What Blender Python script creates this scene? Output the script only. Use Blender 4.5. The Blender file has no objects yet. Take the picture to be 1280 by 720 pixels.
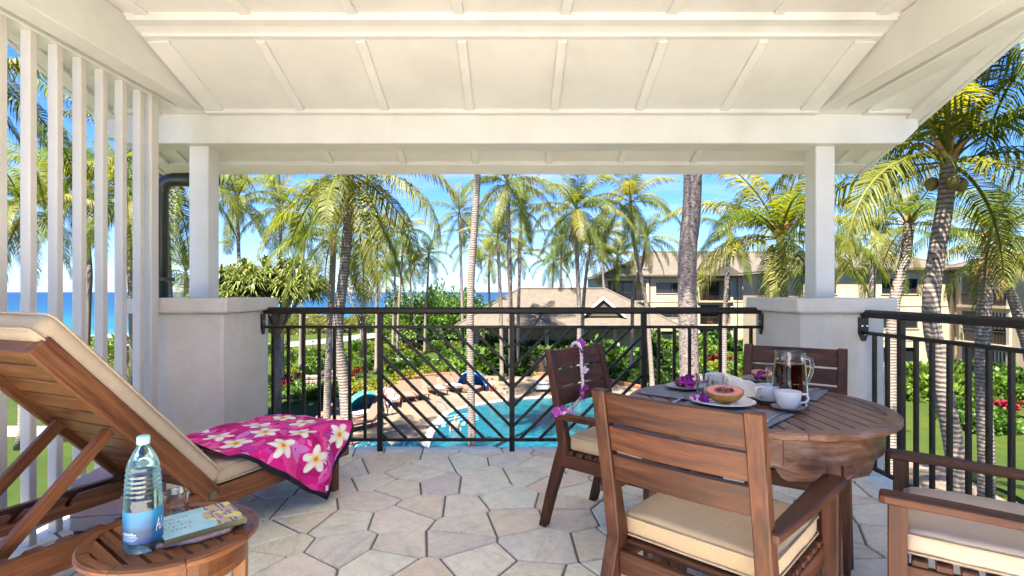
import bpy, bmesh, math, random
import numpy as np
from mathutils import Vector, Matrix, noise as mnoise
R = math.radians
PI = math.pi
S = bpy.context.scene
COL = S.collection

# ------------------------------------------------------------------ camera, sky, sun, exposure
cam_d = bpy.data.cameras.new('camera')
cam = bpy.data.objects.new('camera', cam_d)
COL.objects.link(cam)
EYE = 1.206
cam.location = (0, 0, EYE)
cam.rotation_euler = (R(90), 0, 0)
cam_d.sensor_width = 36
cam_d.lens = 670 / 1280 * 36
cam_d.shift_y = 5 / 1280
cam_d.clip_start = 0.02
cam_d.clip_end = 40000
S.camera = cam

SUN_EL, SUN_AZ = 66, 24         # elevation; degrees from straight behind the camera towards the left
SKY_TINT = [(0.0, (.19, .25, .38)), (0.07, (.235, .29, .39)), (0.2, (.185, .30, .46)), (0.42, (.135, .295, .56)), (1.0, (.145, .33, .66))]
W = bpy.data.worlds.new('World')
S.world = W
W.use_nodes = True
wn, wl = W.node_tree.nodes, W.node_tree.links
wn.clear()
w_out = wn.new('ShaderNodeOutputWorld')
w_bg = wn.new('ShaderNodeBackground')
w_bg.inputs['Strength'].default_value = 0.075
w_sky = wn.new('ShaderNodeTexSky')
w_sky.sky_type = 'NISHITA'
w_sky.sun_disc = False
w_sky.sun_elevation = R(SUN_EL)
w_sky.sun_rotation = R(180 + SUN_AZ)
w_sky.altitude = 1500
w_sky.air_density = 1.0
w_sky.dust_density = 0.1
w_sky.ozone_density = 3.0
# thin trade wind clouds, the same all round the sky
w_tc = wn.new('ShaderNodeTexCoord')
w_sep = wn.new('ShaderNodeSeparateXYZ')
wl.new(w_tc.outputs['Generated'], w_sep.inputs[0])
w_add = wn.new('ShaderNodeMath'); w_add.operation = 'ADD'; w_add.inputs[1].default_value = 0.09
wl.new(w_sep.outputs['Z'], w_add.inputs[0])
w_div = wn.new('ShaderNodeVectorMath'); w_div.operation = 'DIVIDE'
w_comb = wn.new('ShaderNodeCombineXYZ')
for i in range(3):
    wl.new(w_add.outputs[0], w_comb.inputs[i])
wl.new(w_tc.outputs['Generated'], w_div.inputs[0])
wl.new(w_comb.outputs[0], w_div.inputs[1])
w_map = wn.new('ShaderNodeMapping'); w_map.inputs['Scale'].default_value = (0.55, 0.95, 0.0)
w_map.inputs['Location'].default_value = (3.1, 1.7, 0)
wl.new(w_div.outputs[0], w_map.inputs[0])
w_no = wn.new('ShaderNodeTexNoise'); w_no.inputs['Scale'].default_value = 1.0
w_no.inputs['Detail'].default_value = 9; w_no.inputs['Roughness'].default_value = 0.62; w_no.inputs['Distortion'].default_value = 0.4
wl.new(w_map.outputs[0], w_no.inputs['Vector'])
w_ramp = wn.new('ShaderNodeValToRGB')
w_ramp.color_ramp.elements[0].position = 0.50; w_ramp.color_ramp.elements[0].color = (0, 0, 0, 1)
w_ramp.color_ramp.elements[1].position = 0.80; w_ramp.color_ramp.elements[1].color = (0.75, 0.75, 0.75, 1)
wl.new(w_no.outputs['Fac'], w_ramp.inputs[0])
w_tint = wn.new('ShaderNodeMix'); w_tint.data_type = 'RGBA'; w_tint.blend_type = 'MULTIPLY'
w_tint.inputs['Factor'].default_value = 1.0
w_el = wn.new('ShaderNodeValToRGB')       # tropical sky: deeper blue overhead, held back at the horizon, alike in every direction
for _i, (_p, _c) in enumerate(SKY_TINT):
    _e = w_el.color_ramp.elements
    if _i >= 2: _e.new(_p)
    _e[_i].position = _p; _e[_i].color = (*_c, 1)
w_el.color_ramp.interpolation = 'EASE'
wl.new(w_sep.outputs['Z'], w_el.inputs[0])
wl.new(w_el.outputs[0], w_tint.inputs['B'])
wl.new(w_sky.outputs[0], w_tint.inputs['A'])
w_mix = wn.new('ShaderNodeMix'); w_mix.data_type = 'RGBA'
wl.new(w_ramp.outputs[0], w_mix.inputs['Factor'])
wl.new(w_tint.outputs['Result'], w_mix.inputs['A'])
w_mix.inputs['B'].default_value = (1.65, 1.72, 1.80, 1)
wl.new(w_mix.outputs['Result'], w_bg.inputs['Color'])
wl.new(w_bg.outputs[0], w_out.inputs[0])

sun_d = bpy.data.lights.new('sun', 'SUN')
sun_d.energy = 3.5
sun_d.angle = R(0.53)
sun_d.color = (1.0, 0.95, 0.86)
sun = bpy.data.objects.new('sun', sun_d)
COL.objects.link(sun)
sd = Vector((-math.sin(R(SUN_AZ)) * math.cos(R(SUN_EL)), -math.cos(R(SUN_AZ)) * math.cos(R(SUN_EL)), math.sin(R(SUN_EL))))
sun.rotation_euler = sd.to_track_quat('Z', 'Y').to_euler()
sun.location = (-20, -40, 60)

vs = S.view_settings
vs.view_transform = 'Standard'
vs.look = 'None'
vs.exposure = 3.32
vs.gamma = 1
vs.use_curve_mapping = False
S.cycles.max_bounces = 12
S.cycles.diffuse_bounces = 6
S.cycles.glossy_bounces = 4
S.cycles.transmission_bounces = 10
S.cycles.transparent_max_bounces = 10
S.cycles.use_denoising = True
S.cycles.sample_clamp_indirect = 6
S.cycles.caustics_reflective = False
S.cycles.caustics_refractive = False

# ------------------------------------------------------------------ helpers
rnd = random.Random(7)

def lin(r, g, b):
    f = lambda c: (c / 255 / 12.92) if c / 255 <= 0.04045 else ((c / 255 + 0.055) / 1.055) ** 2.4
    return (f(r), f(g), f(b))

def mesh_of(name, verts, faces, smooth=False):
    me = bpy.data.meshes.new(name)
    me.from_pydata([tuple(v) for v in verts], [], [tuple(f) for f in faces])
    if smooth:
        me.polygons.foreach_set('use_smooth', [True] * len(me.polygons))
    me.update()
    return me

def add(name, me, mat=None, parent=None, M=None):
    o = bpy.data.objects.new(name, me)
    COL.objects.link(o)
    if mat is not None and me is not None and not me.materials:
        me.materials.append(mat)
    if parent is not None:
        o.parent = parent
    if M is not None:
        o.matrix_basis = M
    return o

def tag(o, label, cat, group=None):
    o['label'] = label
    o['category'] = cat
    if group:
        o['group'] = group
    return o

def thing(name, label, cat, loc=(0, 0, 0), rz=0.0, group=None):
    o = bpy.data.objects.new(name, None)
    COL.objects.link(o)
    o.empty_display_size = 0.1
    o.location = loc
    o.rotation_euler = (0, 0, rz)
    return tag(o, label, cat, group)

def structure(o, kind='structure'):
    o['kind'] = kind
    return o

def kids(o):
    return [c for c in ALLCH.get(o.name, [])]

def copy_tree(o, parent=None, children=None):
    c = o.copy()
    COL.objects.link(c)
    c.parent = parent
    for ch in list(o.children):
        copy_tree(ch, c)
    return c

class MB:
    def __init__(s):
        s.v = []
        s.f = []
    def put(s, verts, faces, M=None):
        b = len(s.v)
        if M is not None:
            verts = [M @ Vector(v) for v in verts]
        s.v += [tuple(v) for v in verts]
        s.f += [tuple(i + b for i in f) for f in faces]
        return s
    def box(s, x0, x1, y0, y1, z0, z1, M=None):
        v = [(x0, y0, z0), (x1, y0, z0), (x1, y1, z0), (x0, y1, z0), (x0, y0, z1), (x1, y0, z1), (x1, y1, z1), (x0, y1, z1)]
        f = [(3, 2, 1, 0), (4, 5, 6, 7), (0, 1, 5, 4), (1, 2, 6, 5), (2, 3, 7, 6), (3, 0, 4, 7)]
        return s.put(v, f, M)
    def cbox(s, sx, sy, sz, b=0.004, c=(0, 0, 0), M=None):
        hx, hy, hz = sx / 2, sy / 2, sz / 2
        b = min(b, hx * .9, hy * .9, hz * .9)
        V, idx = [], {}
        for ix in (-1, 1):
            for iy in (-1, 1):
                for iz in (-1, 1):
                    for a in range(3):
                        p = [ix * (hx - b), iy * (hy - b), iz * (hz - b)]
                        p[a] = (ix * hx, iy * hy, iz * hz)[a]
                        idx[(ix, iy, iz, a)] = len(V)
                        V.append((p[0] + c[0], p[1] + c[1], p[2] + c[2]))
        F = []
        q = ((-1, -1), (1, -1), (1, 1), (-1, 1))
        for sg in (-1, 1):
            for a in range(3):
                o1, o2 = (a + 1) % 3, (a + 2) % 3
                lst = []
                for (u, w) in q:
                    k = [0, 0, 0]
                    k[a], k[o1], k[o2] = sg, u, w
                    lst.append(idx[(k[0], k[1], k[2], a)])
                F.append(lst if sg > 0 else lst[::-1])
        for a in range(3):
            o1, o2 = (a + 1) % 3, (a + 2) % 3
            for u in (-1, 1):
                for w in (-1, 1):
                    k0, k1 = [0, 0, 0], [0, 0, 0]
                    k0[a], k0[o1], k0[o2] = -1, u, w
                    k1[a], k1[o1], k1[o2] = 1, u, w
                    l = [idx[(*k0, o1)], idx[(*k1, o1)], idx[(*k1, o2)], idx[(*k0, o2)]]
                    F.append(l if u * w < 0 else l[::-1])
        for ix in (-1, 1):
            for iy in (-1, 1):
                for iz in (-1, 1):
                    l = [idx[(ix, iy, iz, a)] for a in range(3)]
                    F.append(l if ix * iy * iz > 0 else l[::-1])
        return s.put(V, F, M)
    def tube(s, pts, rad, n=8, cap=True, flat=1.0):
        pts = [Vector(p) for p in pts]
        m = len(pts)
        if not hasattr(rad, '__len__'):
            rad = [rad] * m
        V, F = [], []
        t0 = (pts[1] - pts[0]).normalized()
        ref = Vector((0, 0, 1)) if abs(t0.z) < 0.9 else Vector((1, 0, 0))
        u = t0.cross(ref).normalized()
        for i, p in enumerate(pts):
            t = (pts[min(i + 1, m - 1)] - pts[max(i - 1, 0)]).normalized()
            u = (u - t * u.dot(t)).normalized()
            w = t.cross(u)
            for k in range(n):
                a = 2 * PI * k / n
                V.append(p + (u * math.cos(a) + w * math.sin(a) * flat) * rad[i])
        for i in range(m - 1):
            for k in range(n):
                k2 = (k + 1) % n
                F.append((i * n + k, i * n + k2, (i + 1) * n + k2, (i + 1) * n + k))
        if cap:
            F.append(tuple(range(n))[::-1])
            F.append(tuple((m - 1) * n + k for k in range(n)))
        return s.put(V, F)
    def lathe(s, prof, n=24, c=(0, 0, 0), sx=1.0, sy=1.0, M=None):
        V, F = [], []
        for (r, z) in prof:
            for k in range(n):
                a = 2 * PI * k / n
                V.append((c[0] + r * math.cos(a) * sx, c[1] + r * math.sin(a) * sy, c[2] + z))
        for i in range(len(prof) - 1):
            for k in range(n):
                k2 = (k + 1) % n
                F.append((i * n + k, i * n + k2, (i + 1) * n + k2, (i + 1) * n + k))
        if prof[0][0] > 1e-4:
            F.append(tuple(range(n))[::-1])
        if prof[-1][0] > 1e-4:
            F.append(tuple((len(prof) - 1) * n + k for k in range(n)))
        return s.put(V, F, M)
    def prism(s, poly, a, b, axis='z', M=None):
        n = len(poly)
        def P(p, h):
            return {'z': (p[0], p[1], h), 'x': (h, p[0], p[1]), 'y': (p[0], h, p[1])}[axis]
        V = [P(p, a) for p in poly] + [P(p, b) for p in poly]
        F = [tuple(range(n))[::-1], tuple(range(n, 2 * n))]
        for i in range(n):
            j = (i + 1) % n
            F.append((i, j, n + j, n + i))
        return s.put(V, F, M)
    def build(s, name, mat=None, parent=None, M=None, smooth=False, bevel=0, fix=True, angle=None):
        me = mesh_of(name, s.v, s.f, smooth)
        if bevel or fix:
            bm = bmesh.new()
            bm.from_mesh(me)
            if fix:
                bmesh.ops.remove_doubles(bm, verts=bm.verts, dist=1e-6)
                bmesh.ops.recalc_face_normals(bm, faces=bm.faces)
            if bevel:
                es = [e for e in bm.edges if len(e.link_faces) == 2 and e.calc_face_angle(0) > 0.5]
                bmesh.ops.bevel(bm, geom=es, offset=bevel, segments=1, affect='EDGES', profile=0.5)
            bm.to_mesh(me)
            bm.free()
        if smooth and angle:
            me.set_sharp_from_angle(angle=angle)
        return add(name, me, mat, parent, M)

BARC = {}
def bar_matrix(p0, p1, up):
    p0, p1 = Vector(p0), Vector(p1)
    x = (p1 - p0).normalized()
    up = Vector(up)
    y = up.cross(x)
    if y.length < 1e-4:
        y = Vector((0, 1, 0)).cross(x)
        if y.length < 1e-4:
            y = Vector((1, 0, 0)).cross(x)
    y.normalize()
    z = x.cross(y)
    M = Matrix((x, y, z)).transposed().to_4x4()
    M.translation = (p0 + p1) / 2
    return M

def bar(name, parent, p0, p1, w, h, mat, up=(0, 0, 1), b=0.003):
    """a squared bar from p0 to p1, its length on local X; meshes of equal size are shared"""
    L = (Vector(p1) - Vector(p0)).length
    key = (round(L, 4), round(w, 4), round(h, 4), round(b, 4), mat.name)
    me = BARC.get(key)
    if me is None:
        m = MB().cbox(L, w, h, b)
        me = mesh_of(name, m.v, m.f)
        me.materials.append(mat)
        BARC[key] = me
    return add(name, me, None, parent, bar_matrix(p0, p1, up))

def fill(name, parent, x0, x1, y0, y1, z0, z1, mat, b=0.004):
    """an upright box between limits, a little chamfered"""
    m = MB().cbox(x1 - x0, y1 - y0, z1 - z0, b)
    me = mesh_of(name, m.v, m.f)
    return add(name, me, mat, parent, Matrix.Translation(((x0 + x1) / 2, (y0 + y1) / 2, (z0 + z1) / 2)))

def catmull(P, n=8):
    out = []
    for i in range(len(P) - 1):
        p0, p1, p2, p3 = P[max(i - 1, 0)], P[i], P[i + 1], P[min(i + 2, len(P) - 1)]
        for k in range(n):
            u = k / n
            out.append(0.5 * ((2 * p1) + (p2 - p0) * u + (2 * p0 - 5 * p1 + 4 * p2 - p3) * u * u + (3 * p1 - p0 - 3 * p2 + p3) * u ** 3))
    out.append(P[-1].copy())
    return out


# ------------------------------------------------------------------ materials
class NT:
    def __init__(s, name):
        s.m = bpy.data.materials.new(name)
        s.m.use_nodes = True
        s.t = s.m.node_tree
        s.n = s.t.nodes
        s.l = s.t.links
        s.b = s.n['Principled BSDF']
        s.out = s.n['Material Output']
    def new(s, typ, **kw):
        n = s.n.new(typ)
        for k, v in kw.items():
            if hasattr(n, k):
                setattr(n, k, v)
            else:
                n.inputs[k].default_value = v
        return n
    def link(s, a, b):
        s.l.new(a, b)
    def ramp(s, fac, stops):
        r = s.n.new('ShaderNodeValToRGB')
        e = r.color_ramp.elements
        while len(e) < len(stops):
            e.new(0.5)
        for i, (p, c) in enumerate(stops):
            e[i].position = p
            e[i].color = (*c[:3], 1) if len(c) >= 3 else (c[0], c[0], c[0], 1)
        s.link(fac, r.inputs[0])
        return r.outputs[0]
    def coord(s, kind='Object', scale=(1, 1, 1), rand=0.0):
        tc = s.n.new('ShaderNodeTexCoord')
        mp = s.n.new('ShaderNodeMapping')
        mp.inputs['Scale'].default_value = scale
        s.link(tc.outputs[kind], mp.inputs[0])
        if rand:
            oi = s.n.new('ShaderNodeObjectInfo')
            mul = s.n.new('ShaderNodeMath'); mul.operation = 'MULTIPLY'; mul.inputs[1].default_value = rand
            s.link(oi.outputs['Random'], mul.inputs[0])
            cb = s.n.new('ShaderNodeCombineXYZ')
            for i in range(3):
                s.link(mul.outputs[0], cb.inputs[i])
            s.link(cb.outputs[0], mp.inputs['Location'])
        return mp.outputs[0]
    def world(s, scale=(1, 1, 1)):
        g = s.n.new('ShaderNodeNewGeometry')
        mp = s.n.new('ShaderNodeMapping')
        mp.inputs['Scale'].default_value = scale
        s.link(g.outputs['Position'], mp.inputs[0])
        return mp.outputs[0]
    def noise(s, vec, scale, detail=4, rough=0.55, dist=0.0):
        n = s.n.new('ShaderNodeTexNoise')
        n.inputs['Scale'].default_value = scale
        n.inputs['Detail'].default_value = detail
        n.inputs['Roughness'].default_value = rough
        n.inputs['Distortion'].default_value = dist
        s.link(vec, n.inputs['Vector'])
        return n.outputs['Fac']
    def voro(s, vec, scale, feature='F1', out='Distance', rnd_=1.0):
        n = s.n.new('ShaderNodeTexVoronoi')
        n.feature = feature
        n.inputs['Scale'].default_value = scale
        n.inputs['Randomness'].default_value = rnd_
        s.link(vec, n.inputs['Vector'])
        return n.outputs[out]
    def mix(s, fac, a, b, mode='MIX'):
        m = s.n.new('ShaderNodeMix')
        m.data_type = 'RGBA'
        m.blend_type = mode
        for sock, val in (('Factor', fac), ('A', a), ('B', b)):
            if isinstance(val, bpy.types.NodeSocket):
                s.link(val, m.inputs[sock])
            elif sock == 'Factor':
                m.inputs[sock].default_value = val
            else:
                m.inputs[sock].default_value = (*val[:3], 1)
        return m.outputs['Result']
    def math(s, op, a, b=None):
        m = s.n.new('ShaderNodeMath')
        m.operation = op
        for i, val in enumerate((a, b)):
            if val is None:
                continue
            if isinstance(val, bpy.types.NodeSocket):
                s.link(val, m.inputs[i])
            else:
                m.inputs[i].default_value = val
        return m.outputs[0]
    def rand(s):
        return s.n.new('ShaderNodeObjectInfo').outputs['Random']
    def color(s, c):
        if isinstance(c, bpy.types.NodeSocket):
            s.link(c, s.b.inputs['Base Color'])
        else:
            s.b.inputs['Base Color'].default_value = (*c[:3], 1)
        return s
    def rough(s, r):
        if isinstance(r, bpy.types.NodeSocket):
            s.link(r, s.b.inputs['Roughness'])
        else:
            s.b.inputs['Roughness'].default_value = r
        return s
    def bump(s, h, strength=0.3, dist=0.01):
        b = s.n.new('ShaderNodeBump')
        b.inputs['Strength'].default_value = strength
        b.inputs['Distance'].default_value = dist
        s.link(h, b.inputs['Height'])
        s.link(b.outputs[0], s.b.inputs['Normal'])
        return s
    def set(s, **kw):
        for k, v in kw.items():
            s.b.inputs[k.replace('_', ' ')].default_value = v
        return s

def m_paint(name, c, var=0.06, rough=0.45, scale=3.0, bump=0.04):
    t = NT(name)
    v = t.world()
    n = t.noise(v, scale, 5)
    n2 = t.noise(v, 60, 3)
    d = tuple(x * (1 - var * 2.2) for x in c)
    dirt = t.noise(t.world((1.0, 1.0, .35)), 2.3, 6, .65)
    t.color(t.mix(.28, t.ramp(n, [(0.3, d), (0.62, c)]), t.ramp(dirt, [(.28, (.70, .67, .62)), (.48, (1, 1, 1))]), 'MULTIPLY'))
    t.rough(rough).bump(n2, bump, 0.004)
    return t.m

def m_wood(name, dark, mid, light, rough=0.38, worn=None):
    t = NT(name)
    v = t.coord('Object', (1.6, 22, 22), 40)
    n = t.noise(v, 1.6, 6, 0.6, 0.6)
    vf = t.coord('Object', (4, 160, 160), 40)
    f = t.noise(vf, 1.0, 3, 0.6)
    c = t.ramp(n, [(0.30, dark), (0.52, mid), (0.72, light)])
    c = t.mix(0.45, c, t.ramp(f, [(0.3, (0.45, 0.42, 0.4)), (0.6, (1, 1, 1))]), 'MULTIPLY')
    r = t.rand()
    c = t.mix(1.0, c, t.ramp(r, [(0, (0.78, 0.76, 0.74)), (0.5, (1, 1, 1)), (1, (1.22, 1.16, 1.1))]), 'MULTIPLY')
    if worn is not None:
        w = t.noise(t.coord('Object', (2, 6, 6), 13), 3.0, 6, 0.7)
        c = t.mix(t.ramp(w, [(0.58, (0,)), (0.78, (0.55,))]), c, worn)
    t.color(c)
    t.rough(t.ramp(n, [(0.3, (rough - .06,)), (0.7, (rough + .16,))]))
    t.bump(f, 0.12, 0.003).set(**{'Specular_IOR_Level': .3})
    return t.m

def m_plain(name, c, rough=0.5, metal=0.0, **kw):
    t = NT(name)
    t.color(c).rough(rough).set(Metallic=metal, **kw)
    return t.m

def m_fabric(name, c, var=0.12, scale=300, rough=0.9, streak=True):
    t = NT(name)
    v = t.coord('Object', (1, 1, 1), 11)
    n = t.noise(v, 5, 4)
    s = t.noise(t.coord('Object', (350, 18, 40) if streak else (90, 90, 90), 11), 1.0, 3, 0.7)
    d = tuple(x * (1 - var) for x in c)
    col = t.ramp(n, [(0.3, d), (0.7, c)])
    col = t.mix(0.5, col, t.ramp(s, [(0.35, (0.78, 0.76, 0.72)), (0.6, (1, 1, 1))]), 'MULTIPLY')
    t.color(col).rough(rough).bump(s, 0.25, 0.002)
    t.set(**{'Sheen_Weight': 0.15})
    return t.m

WHITE = m_paint('white_paint', (0.635, 0.618, 0.578), 0.04)
WHITE2 = m_paint('white_trim', (0.66, 0.645, 0.61), 0.04)
SLATW = m_paint('screen_paint', (0.60, 0.565, 0.52), 0.05)
t = NT('stucco')
v = t.world()
n1, n2, n3 = t.noise(v, 1.3, 5), t.noise(v, 38, 5, 0.7), t.noise(v, 9, 4)
c = t.ramp(n1, [(0.3, (0.62, 0.555, 0.475)), (0.65, (0.71, 0.65, 0.57))])
c = t.mix(0.35, c, t.ramp(n3, [(0.3, (0.82, 0.80, 0.78)), (0.65, (1, 1, 1))]), 'MULTIPLY')
stn = t.noise(t.world((1.4, 1.4, .5)), 2.0, 6, .7)
c = t.mix(.35, c, t.ramp(stn, [(.30, (.72, .68, .62)), (.5, (1, 1, 1))]), 'MULTIPLY')
t.color(c).rough(0.85).bump(n2, 0.6, 0.008)
STUCCO = t.m
BRONZE = m_plain('dark_bronze', (0.018, 0.013, 0.010), 0.32, 0.35)
t = NT('dark_bronze_paint')
n = t.noise(t.world(), 25, 4)
t.color(t.ramp(n, [(0.3, (0.014, 0.010, 0.008)), (0.7, (0.024, 0.017, 0.012))])).rough(0.42).set(**{'Specular_IOR_Level': .3})
BRONZE = t.m
STEEL = m_plain('steel', (0.62, 0.62, 0.62), 0.25, 1.0)
WOOD = m_wood('chair_wood', (0.0323, 0.0105, 0.0055), (0.0881, 0.0307, 0.0141), (0.1559, 0.0643, 0.0298), 0.42)
WOODL = m_wood('lounger_wood', (0.0808, 0.0265, 0.0105), (0.1805, 0.0673, 0.0252), (0.2660, 0.1173, 0.0473), 0.34)
WOODT = m_wood('table_wood', (0.0778, 0.0362, 0.0218), (0.1620, 0.0798, 0.0484), (0.2722, 0.1566, 0.1031), 0.30, worn=(0.3629, 0.2900, 0.2499))
WOODS = m_wood('side_table_wood', (0.10, 0.032, 0.011), (0.20, 0.075, 0.026), (0.29, 0.13, 0.05), 0.30)
CUSH = m_fabric('tan_cushion', (0.52, 0.385, 0.22))
CUSHL = m_fabric('lounger_cushion', (0.50, 0.385, 0.255))
CUSHP = m_fabric('pale_cushion', (0.55, 0.45, 0.34))
DRAINM = m_plain('downspout_paint', (0.020, 0.024, 0.014), 0.35)

# flagstones: grout slab and stones of mixed pale tones
t = NT('grout')
t.color(t.ramp(t.noise(t.world(), 30, 4), [(0.3, (0.17, 0.15, 0.128)), (0.7, (0.25, 0.225, 0.198))])).rough(0.9)
GROUT = t.m
t = NT('flagstone')
v = t.coord('Object', (1, 1, 1), 60)
n = t.noise(v, 3.4, 7, 0.62, 1.2)
n2 = t.noise(v, 22, 6, 0.7, 0.5)
vein = t.noise(t.coord('Object', (2.2, 9, 4), 33), 1.3, 7, 0.7, 1.5)
base = t.ramp(t.rand(), [(0.0, (0.822, 0.664, 0.471)), (0.18, (0.886, 0.885, 0.667)), (0.36, (0.886, 0.796, 0.636)), (0.52, (0.886, 0.809, 0.600)),
                         (0.68, (0.773, 0.685, 0.582)), (0.84, (0.886, 0.900, 0.698)), (1.0, (0.873, 0.701, 0.527))])
c = t.mix(0.7, base, t.ramp(n, [(0.28, (0.86, 0.845, 0.835)), (0.5, (1.06, 1.05, 1.04)), (0.75, (1.2, 1.18, 1.15))]), 'MULTIPLY')
c = t.mix(0.5, c, t.ramp(vein, [(0.36, (0.78, 0.73, 0.68)), (0.46, (1.04, 1.04, 1.03))]), 'MULTIPLY')
c = t.mix(0.6, c, t.ramp(n2, [(0.3, (0.78, 0.765, 0.75)), (0.55, (1.04, 1.04, 1.03)), (0.75, (1.12, 1.12, 1.11))]), 'MULTIPLY')
pit = t.noise(v, 70, 4, 0.7)
c = t.mix(0.5, c, t.ramp(pit, [(0.30, (0.5, 0.46, 0.42)), (0.40, (1, 1, 1))]), 'MULTIPLY')
t.color(c).rough(t.ramp(n2, [(0.3, (0.42,)), (0.7, (0.66,))])).bump(t.mix(0.5, t.mix(0.5, n, vein), n2), 0.5, 0.014)
STONE = t.m
# ------------------------------------------------------------------ terrace: floor of flagstones
FX0, FX1, FY0, FY1 = -2.47, 2.47, -1.3, 4.19
slab = MB().box(FX0, FX1, FY0, FY1, -0.32, -0.010).build('terrace_floor', GROUT)
structure(slab)
rs = random.Random(11)
seeds = []
ny = 22
for j in range(-1, ny + 1):
    for i in range(-1, 20):
        x = FX0 + (i + 0.5 + (0.5 if j % 2 else 0)) * (FX1 - FX0) / 17.5 + rs.uniform(-.135, .135)
        y = FY0 + (j + 0.5) * (FY1 - FY0) / ny + rs.uniform(-.11, .11)
        seeds.append((x, y))
def clip(poly, a, b, c):
    """keep a*x+b*y<=c"""
    out = []
    for k in range(len(poly)):
        p, q = poly[k], poly[(k + 1) % len(poly)]
        dp, dq = a * p[0] + b * p[1] - c, a * q[0] + b * q[1] - c
        if dp <= 0:
            out.append(p)
        if dp * dq < 0:
            s_ = dp / (dp - dq)
            out.append((p[0] + (q[0] - p[0]) * s_, p[1] + (q[1] - p[1]) * s_))
    return out
def area(poly):
    return 0.5 * sum(poly[k][0] * poly[(k + 1) % len(poly)][1] - poly[(k + 1) % len(poly)][0] * poly[k][1] for k in range(len(poly)))
def voronoi_cells(seeds, x0, x1, y0, y1, gap, reach):
    cells = []
    for i, (sx, sy) in enumerate(seeds):
        poly = [(x0, y0), (x1, y0), (x1, y1), (x0, y1)]
        for k, (tx, ty) in enumerate(seeds):
            if k == i or abs(tx - sx) > reach or abs(ty - sy) > reach:
                continue
            dx, dy = tx - sx, ty - sy
            L = math.hypot(dx, dy)
            poly = clip(poly, dx / L, dy / L, (dx * (sx + tx) / 2 + dy * (sy + ty) / 2) / L - gap / 2)
            if len(poly) < 3:
                break
        if len(poly) >= 3 and area(poly) > 0.004:
            cells.append(poly)
    return cells
def inset(poly, d):
    q = list(poly)
    n = len(poly)
    for k in range(n):
        p0, p1 = poly[k], poly[(k + 1) % n]
        ex, ey = p1[0] - p0[0], p1[1] - p0[1]
        L = math.hypot(ex, ey)
        if L < 1e-5:
            continue
        nx, ny_ = ey / L, -ex / L
        q = clip(q, nx, ny_, nx * p0[0] + ny_ * p0[1] - d)
        if len(q) < 3:
            return None
    return q
def simplify(poly, tol=0.012):
    out = []
    for p in poly:
        if not out or math.hypot(p[0] - out[-1][0], p[1] - out[-1][1]) > tol:
            out.append(p)
    if len(out) > 3 and math.hypot(out[0][0] - out[-1][0], out[0][1] - out[-1][1]) < tol:
        out.pop()
    return out
REST = MB()                                # the stones behind the camera, past the first 300, are laid as one piece
for poly in voronoi_cells(seeds, FX0 + .004, FX1 - .004, FY0, FY1 - .003, 0.012, 1.1):
    poly = simplify(poly)
    if len(poly) < 3:
        continue
    top = inset(poly, 0.005)
    if not top or len(top) != len(poly):
        cx = sum(p[0] for p in poly) / len(poly); cy = sum(p[1] for p in poly) / len(poly)
        top = [(cx + (p[0] - cx) * .965, cy + (p[1] - cy) * .965) for p in poly]
    cx = sum(p[0] for p in poly) / len(poly); cy = sum(p[1] for p in poly) / len(poly)
    a = rs.uniform(0, PI)
    ca, sa = math.cos(a), math.sin(a)
    L2 = lambda p: ((p[0] - cx) * ca + (p[1] - cy) * sa, -(p[0] - cx) * sa + (p[1] - cy) * ca)
    n = len(poly)
    h = rs.uniform(-.0015, .001)
    V = [(*L2(p), -.012) for p in poly] + [(*L2(p), h - .005) for p in poly] + [(*L2(p), h) for p in top]
    F = [tuple(range(2 * n, 3 * n))]
    for k in range(n):
        k2 = (k + 1) % n
        F += [(k, k2, n + k2, n + k), (n + k, n + k2, 2 * n + k2, 2 * n + k)]
    if cy < .95:
        REST.put(V, F, Matrix.Translation((cx, cy, 0)) @ Matrix.Rotation(a, 4, 'Z'))
        continue
    add('flagstone', mesh_of('flagstone', V, F), STONE, slab, Matrix.Translation((cx, cy, 0)) @ Matrix.Rotation(a, 4, 'Z'))

structure(REST.build('flagstones_behind', STONE, slab, fix=False), 'stuff')
structure(MB().box(-9, 9, -12, FY0 - .012, -.32, -.004).build('bounce_terrace', m_paint('bounce_finish', (.60, .575, .545), .06, .8)))  # unseen slab, made up to bounce sunlight in under the roof
# ------------------------------------------------------------------ ceiling and roof
ZF = 2.72                                  # flat ceiling
YR = .15                                  # roof cut short here so sun reaches the added bounce slab behind
def zs(y):                                 # sloped ceiling
    return 2.43 - .333 * (y - 3.72)
RX = 2.83
ceil = structure(MB().box(-RX, RX, YR, 2.90, ZF, ZF + .06).build('ceiling', WHITE))
m = MB().prism([(2.90, zs(2.90)), (4.42, zs(4.42)), (4.42, zs(4.42) + .07), (2.90, zs(2.90) + .07)], -RX, RX, 'x')
m.build('sloped_panel', WHITE, ceil)
m = MB().prism([(YR - .1, ZF + .065), (2.9, ZF + .065), (2.9, zs(2.9) + .075), (4.46, zs(4.46) + .075), (4.46, zs(4.46) + .16), (2.9, zs(2.9) + .22), (YR - .1, ZF + .25)], -RX - .03, RX + .03, 'x')
m.build('roof_deck', m_paint('roof_shingle', (0.26, 0.22, 0.17)), ceil)
BX = [-1.44, -.865, -.288, .288, .865, 1.44]
for x in BX:
    bar('batten', ceil, (x, 3.06, zs(3.06) - .008), (x, 3.66, zs(3.66) - .008), .055, .022, WHITE2)
    bar('batten', ceil, (x, YR + .05, ZF - .008), (x, 2.895, ZF - .008), .055, .020, WHITE2)
    bar('batten', ceil, (x, 3.92, zs(3.92) - .010), (x, 4.27, zs(4.27) - .010), .05, .024, WHITE2)
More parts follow.
